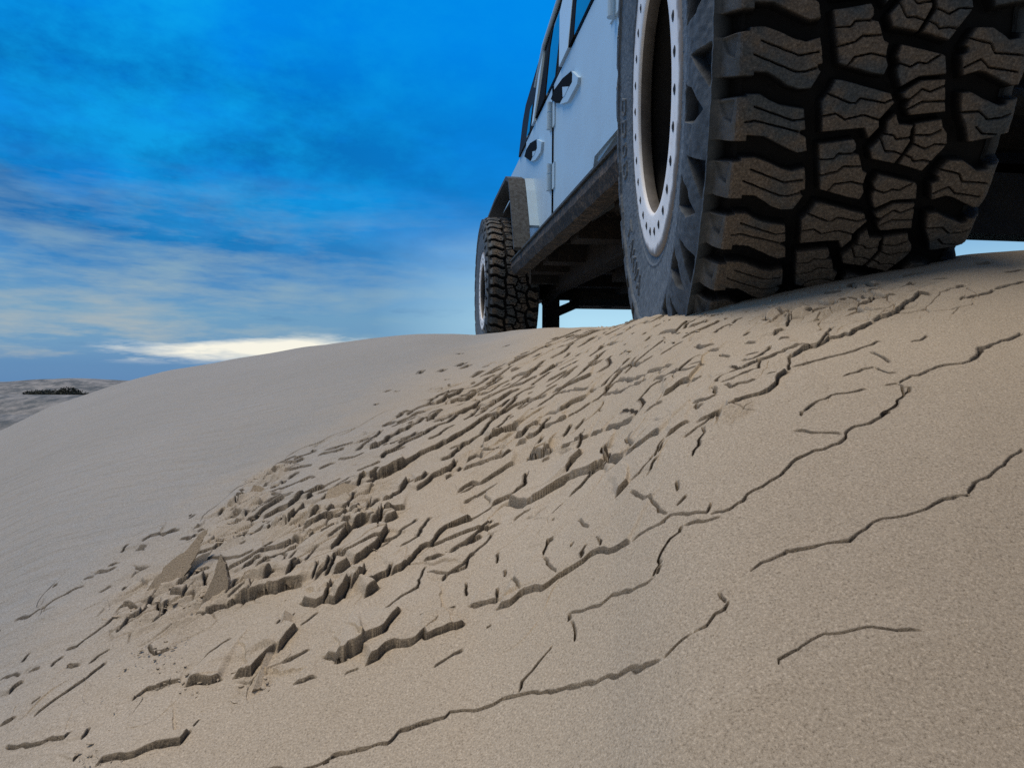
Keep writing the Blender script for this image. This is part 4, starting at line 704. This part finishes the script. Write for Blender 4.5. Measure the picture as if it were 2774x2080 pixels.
# fender flares: an arch strip, painted inner half and speckled outer half
def flare_strip(bm,path,v0,v1,th):
    ring=[]
    for i,(u,w) in enumerate(path):
        a=Vector(path[max(i-1,0)]);b=Vector(path[min(i+1,len(path)-1)]);t=(b-a).normalized();n=Vector((t.y,-t.x))
        ring.append([bm.verts.new(P(u,v0,w)),bm.verts.new(P(u,v1,w)),bm.verts.new(P(u+n.x*th,v1,w+n.y*th)),bm.verts.new(P(u+n.x*th,v0,w+n.y*th))])
    for A,B in zip(ring,ring[1:]):
        for k in range(4): bm.faces.new((A[k],A[(k+1)%4],B[(k+1)%4],B[k]))
    bm.faces.new(ring[0]);bm.faces.new(ring[-1][::-1])
rp=[(2.03,.12),(2.09,.24),(2.15,.35),(2.20,.44),(2.25,.515),(2.36,.555),(2.9,.565),(3.4,.545),(3.60,.47),(3.70,.28)]
flr=part('fender_flare',M_flare,lambda bm:flare_strip(bm,rp,.065,.150,.02),.004)
part('flare_liner',M_paint,lambda bm:flare_strip(bm,[(u-.002,w+.002) for u,w in rp[1:5]],.152,.262,.02),.004,False,flr)
part('wheel_well',M_void,lambda bm:(bx(bm,2.46,3.5,.30,.34,.1,.62),bx(bm,2.44,2.5,.22,.40,.0,.62),bx(bm,2.40,3.5,.155,.30,.525,.545)),0)
fp=[(.62,.20),(.56,.42),(.42,.60),(.2,.66),(-.3,.66),(-.5,.55)]
part('front_bumper',M_black,lambda bm:prism(bm,[(-.62,.10),(-.62,.28),(-.45,.30),(-.42,.08)],flat(.35),.9),.02)
# ------------------------------------------------------------------ distant shrubs on the far dune
def shrub(x,y,r,h,seed,label):
    o=empty('desert_shrub');z=gz(x,y);o.location=(x,y,z)
    rr=np.random.default_rng(seed);vs=[];fs=[];off=0
    for k in range(700):
        a=rr.uniform(0,6.28);q=rr.random()**.5;zz=h*rr.random()**.8*(1-.55*q*q)
        c=np.array([r*q*math.cos(a),r*.8*q*math.sin(a),zz]);d=rr.normal(0,.10,(3,3))*(.6+h*.5)
        vs.append(c+d);fs.append(np.array([[0,1,2]])+off);off+=3
    me=npmesh('foliage',np.concatenate(vs),np.concatenate(fs),False);link('foliage',me,o,M_shrub)
    bm=bmesh.new()
    for k in range(5):
        a=k*1.3;tube(bm,[(0,0,-.1),(r*.3*math.cos(a),r*.3*math.sin(a),h*.4),(r*.6*math.cos(a),r*.6*math.sin(a),h*.75)],[.05,.035,.015],6)
    finish(bm,'stem',M_shrub,o)
    o['label']=label;o['category']='shrub';o['group']='dark shrubs on the distant dune'
for s in SHRUBS: shrub(*s)
# ------------------------------------------------------------------ light: low bright overcast, blue sky
sun=bpy.data.lights.new('sun','SUN');so=bpy.data.objects.new('sun',sun);COL.objects.link(so)
SUN_EL,SUN_AZ=math.radians(74),math.radians(-96)      # azimuth from +Y (view direction) towards +X
sd=Vector((math.sin(SUN_AZ)*math.cos(SUN_EL),math.cos(SUN_AZ)*math.cos(SUN_EL),math.sin(SUN_EL)))
so.rotation_euler=sd.to_track_quat('Z','Y').to_euler();sun.energy=2.75;sun.angle=math.radians(32);sun.color=(1,.86,.68)
wd=bpy.data.worlds.new('World');sc.world=wd;wd.use_nodes=True;N=wd.node_tree.nodes;L=wd.node_tree.links
bg=N['Background'];sky=N.new('ShaderNodeTexSky');sky.sky_type='NISHITA';sky.sun_disc=False
sky.sun_elevation=SUN_EL;sky.sun_rotation=SUN_AZ;sky.altitude=300;sky.ozone_density=2.5;sky.dust_density=.6
hs=N.new('ShaderNodeHueSaturation');hs.inputs['Saturation'].default_value=1.5;hs.inputs['Value'].default_value=1.0;L.new(sky.outputs[0],hs.inputs['Color'])
tc=N.new('ShaderNodeTexCoord');dirv=tc.outputs['Generated']
sep=N.new('ShaderNodeSeparateXYZ');L.new(dirv,sep.inputs[0])
zc=math_(N,L,'MAXIMUM',sep.outputs[2],0.0)
den=math_(N,L,'ADD',zc,.10)
cx=math_(N,L,'DIVIDE',sep.outputs[0],den);cy=math_(N,L,'DIVIDE',sep.outputs[1],den)
comb=N.new('ShaderNodeCombineXYZ');L.new(cx,comb.inputs[0]);L.new(cy,comb.inputs[1])
def stretch(sx,sy,rot,off):
    m=N.new('ShaderNodeMapping');m.inputs['Scale'].default_value=(sx,sy,1);m.inputs['Rotation'].default_value=(0,0,rot);m.inputs['Location'].default_value=(off,off*.7,0)
    L.new(comb.outputs[0],m.inputs['Vector']);return m.outputs['Vector']

ST_=.10; inv=1/ST_
elev=ramp(N,L,zc,[(0,(.075,.23,.50)),(.045,(.12,.28,.50)),(.10,(.15,.33,.52)),(.17,(.12,.33,.62)),(.25,(.004,.24,.70)),(.42,(.0,.245,.84)),(.55,(.0,.27,.88)),(1,(.01,.22,.66))])
def dirn(s,rot,off,sc_,det,ro):
    m=N.new('ShaderNodeMapping');m.inputs['Scale'].default_value=s;m.inputs['Rotation'].default_value=rot;m.inputs['Location'].default_value=off
    L.new(dirv,m.inputs['Vector']);return noise(N,L,m.outputs['Vector'],sc_,det,ro)
n_big=dirn((1,1,2.6),(0,.25,0),(1.3,.4,2.2),2.6,6,.6)
n_band=dirn((1,1,5.5),(0,.10,0),(2.2,.3,1.1),3.4,7,.62)
n_wisp=dirn((1.2,1.2,2.2),(0,-.5,.2),(4.1,2.4,.3),4.2,7,.66)
hi=maprange(N,L,zc,.14,.30)
lo=math_(N,L,'SUBTRACT',1.0,hi)
left=maprange(N,L,sep.outputs[0],.15,-.45)
c=mixc(N,L,math_(N,L,'MULTIPLY',math_(N,L,'MULTIPLY',math_(N,L,'MULTIPLY',maprange(N,L,n_big,.39,.56,0,.95),maprange(N,L,sep.outputs[0],.05,-.42,.25,1)),maprange(N,L,zc,.48,.36,.15,1)),maprange(N,L,zc,.10,.2)),elev,(.0,.135,.42))
c=mixc(N,L,math_(N,L,'MULTIPLY',math_(N,L,'MULTIPLY',maprange(N,L,n_wisp,.42,.66,0,.75),left),hi),c,(.003,.40,.88))
c=mixc(N,L,math_(N,L,'MULTIPLY',math_(N,L,'MULTIPLY',maprange(N,L,n_band,.44,.60,0,.9),lo),left),c,(.27,.41,.50))
c=mixc(N,L,math_(N,L,'MULTIPLY',math_(N,L,'MULTIPLY',maprange(N,L,n_band,.40,.30,0,.6),lo),maprange(N,L,zc,.02,.06)),c,(.06,.20,.42))
# bright gap in the cloud low on the left, where the sun went down
az=math_(N,L,'DIVIDE',sep.outputs[0],math_(N,L,'MAXIMUM',sep.outputs[1],.05))
n_st=dirn((1,1,7),(0,.06,0),(.7,1.3,2.1),5.5,6,.62)
de=math_(N,L,'SUBTRACT',sep.outputs[2],math_(N,L,'ADD',.052,math_(N,L,'MULTIPLY',math_(N,L,'ADD',az,.45),.03)))
g=math_(N,L,'POWER',2.718,math_(N,L,'MULTIPLY',math_(N,L,'POWER',math_(N,L,'ABSOLUTE',math_(N,L,'DIVIDE',de,.0165)),2.0),-1.0))
win=math_(N,L,'MULTIPLY',maprange(N,L,az,-.72,-.50),maprange(N,L,az,-.10,-.34))
gm=math_(N,L,'MULTIPLY',g,win)
stm=maprange(N,L,math_(N,L,'ADD',math_(N,L,'MULTIPLY',gm,1.15),math_(N,L,'MULTIPLY',math_(N,L,'SUBTRACT',n_st,.5),3.0)),.30,1.10)
stm=math_(N,L,'MULTIPLY',stm,maprange(N,L,gm,.08,.3))
# darker bank of cloud below the gap
bank=math_(N,L,'MULTIPLY',maprange(N,L,sep.outputs[2],.050,.025),maprange(N,L,az,-.2,-.5))
c=mixc(N,L,math_(N,L,'MULTIPLY',bank,.85),c,(.075,.225,.47))
warm=math_(N,L,'MULTIPLY',maprange(N,L,sep.outputs[2],.16,.07),maprange(N,L,n_band,.46,.60,0,.55))
c=mixc(N,L,math_(N,L,'MULTIPLY',math_(N,L,'MULTIPLY',warm,left),maprange(N,L,az,-.25,-.6)),c,(.50,.46,.42))
c=mixc(N,L,stm,c,(1.0,.95,.82))
# pale bright air low in the sky ahead and to the right
pale=math_(N,L,'MULTIPLY',maprange(N,L,az,-.22,.10),maprange(N,L,zc,.27,.10))
c=mixc(N,L,math_(N,L,'MULTIPLY',pale,.9),c,(.50,.80,.97))
c=mixc(N,L,maprange(N,L,sep.outputs[0],-.66,-.95),c,(.17,.56,1.18))  # unseen sky far left, brightened to throw blue onto the car side
back=maprange(N,L,sep.outputs[1],.02,-.40)  # unseen sky behind the camera, dimmed to darken crack faces and tread
c=mixc(N,L,math_(N,L,'MULTIPLY',back,.92),c,ramp(N,L,n_big,[(.35,(.105,.10,.10)),(.65,(.16,.152,.145))]))
sk=mixc(N,L,1.0,c,(inv,inv,inv),'MULTIPLY')
fin=mixc(N,L,.90,hs.outputs[0],sk)
L.new(fin,bg.inputs['Color']);bg.inputs['Strength'].default_value=ST_
vs=sc.view_settings;vs.view_transform='Standard';vs.look='None';vs.exposure=0;vs.gamma=1
sc.render.engine='CYCLES';sc.cycles.use_denoising=False
sc.cycles.max_bounces=6
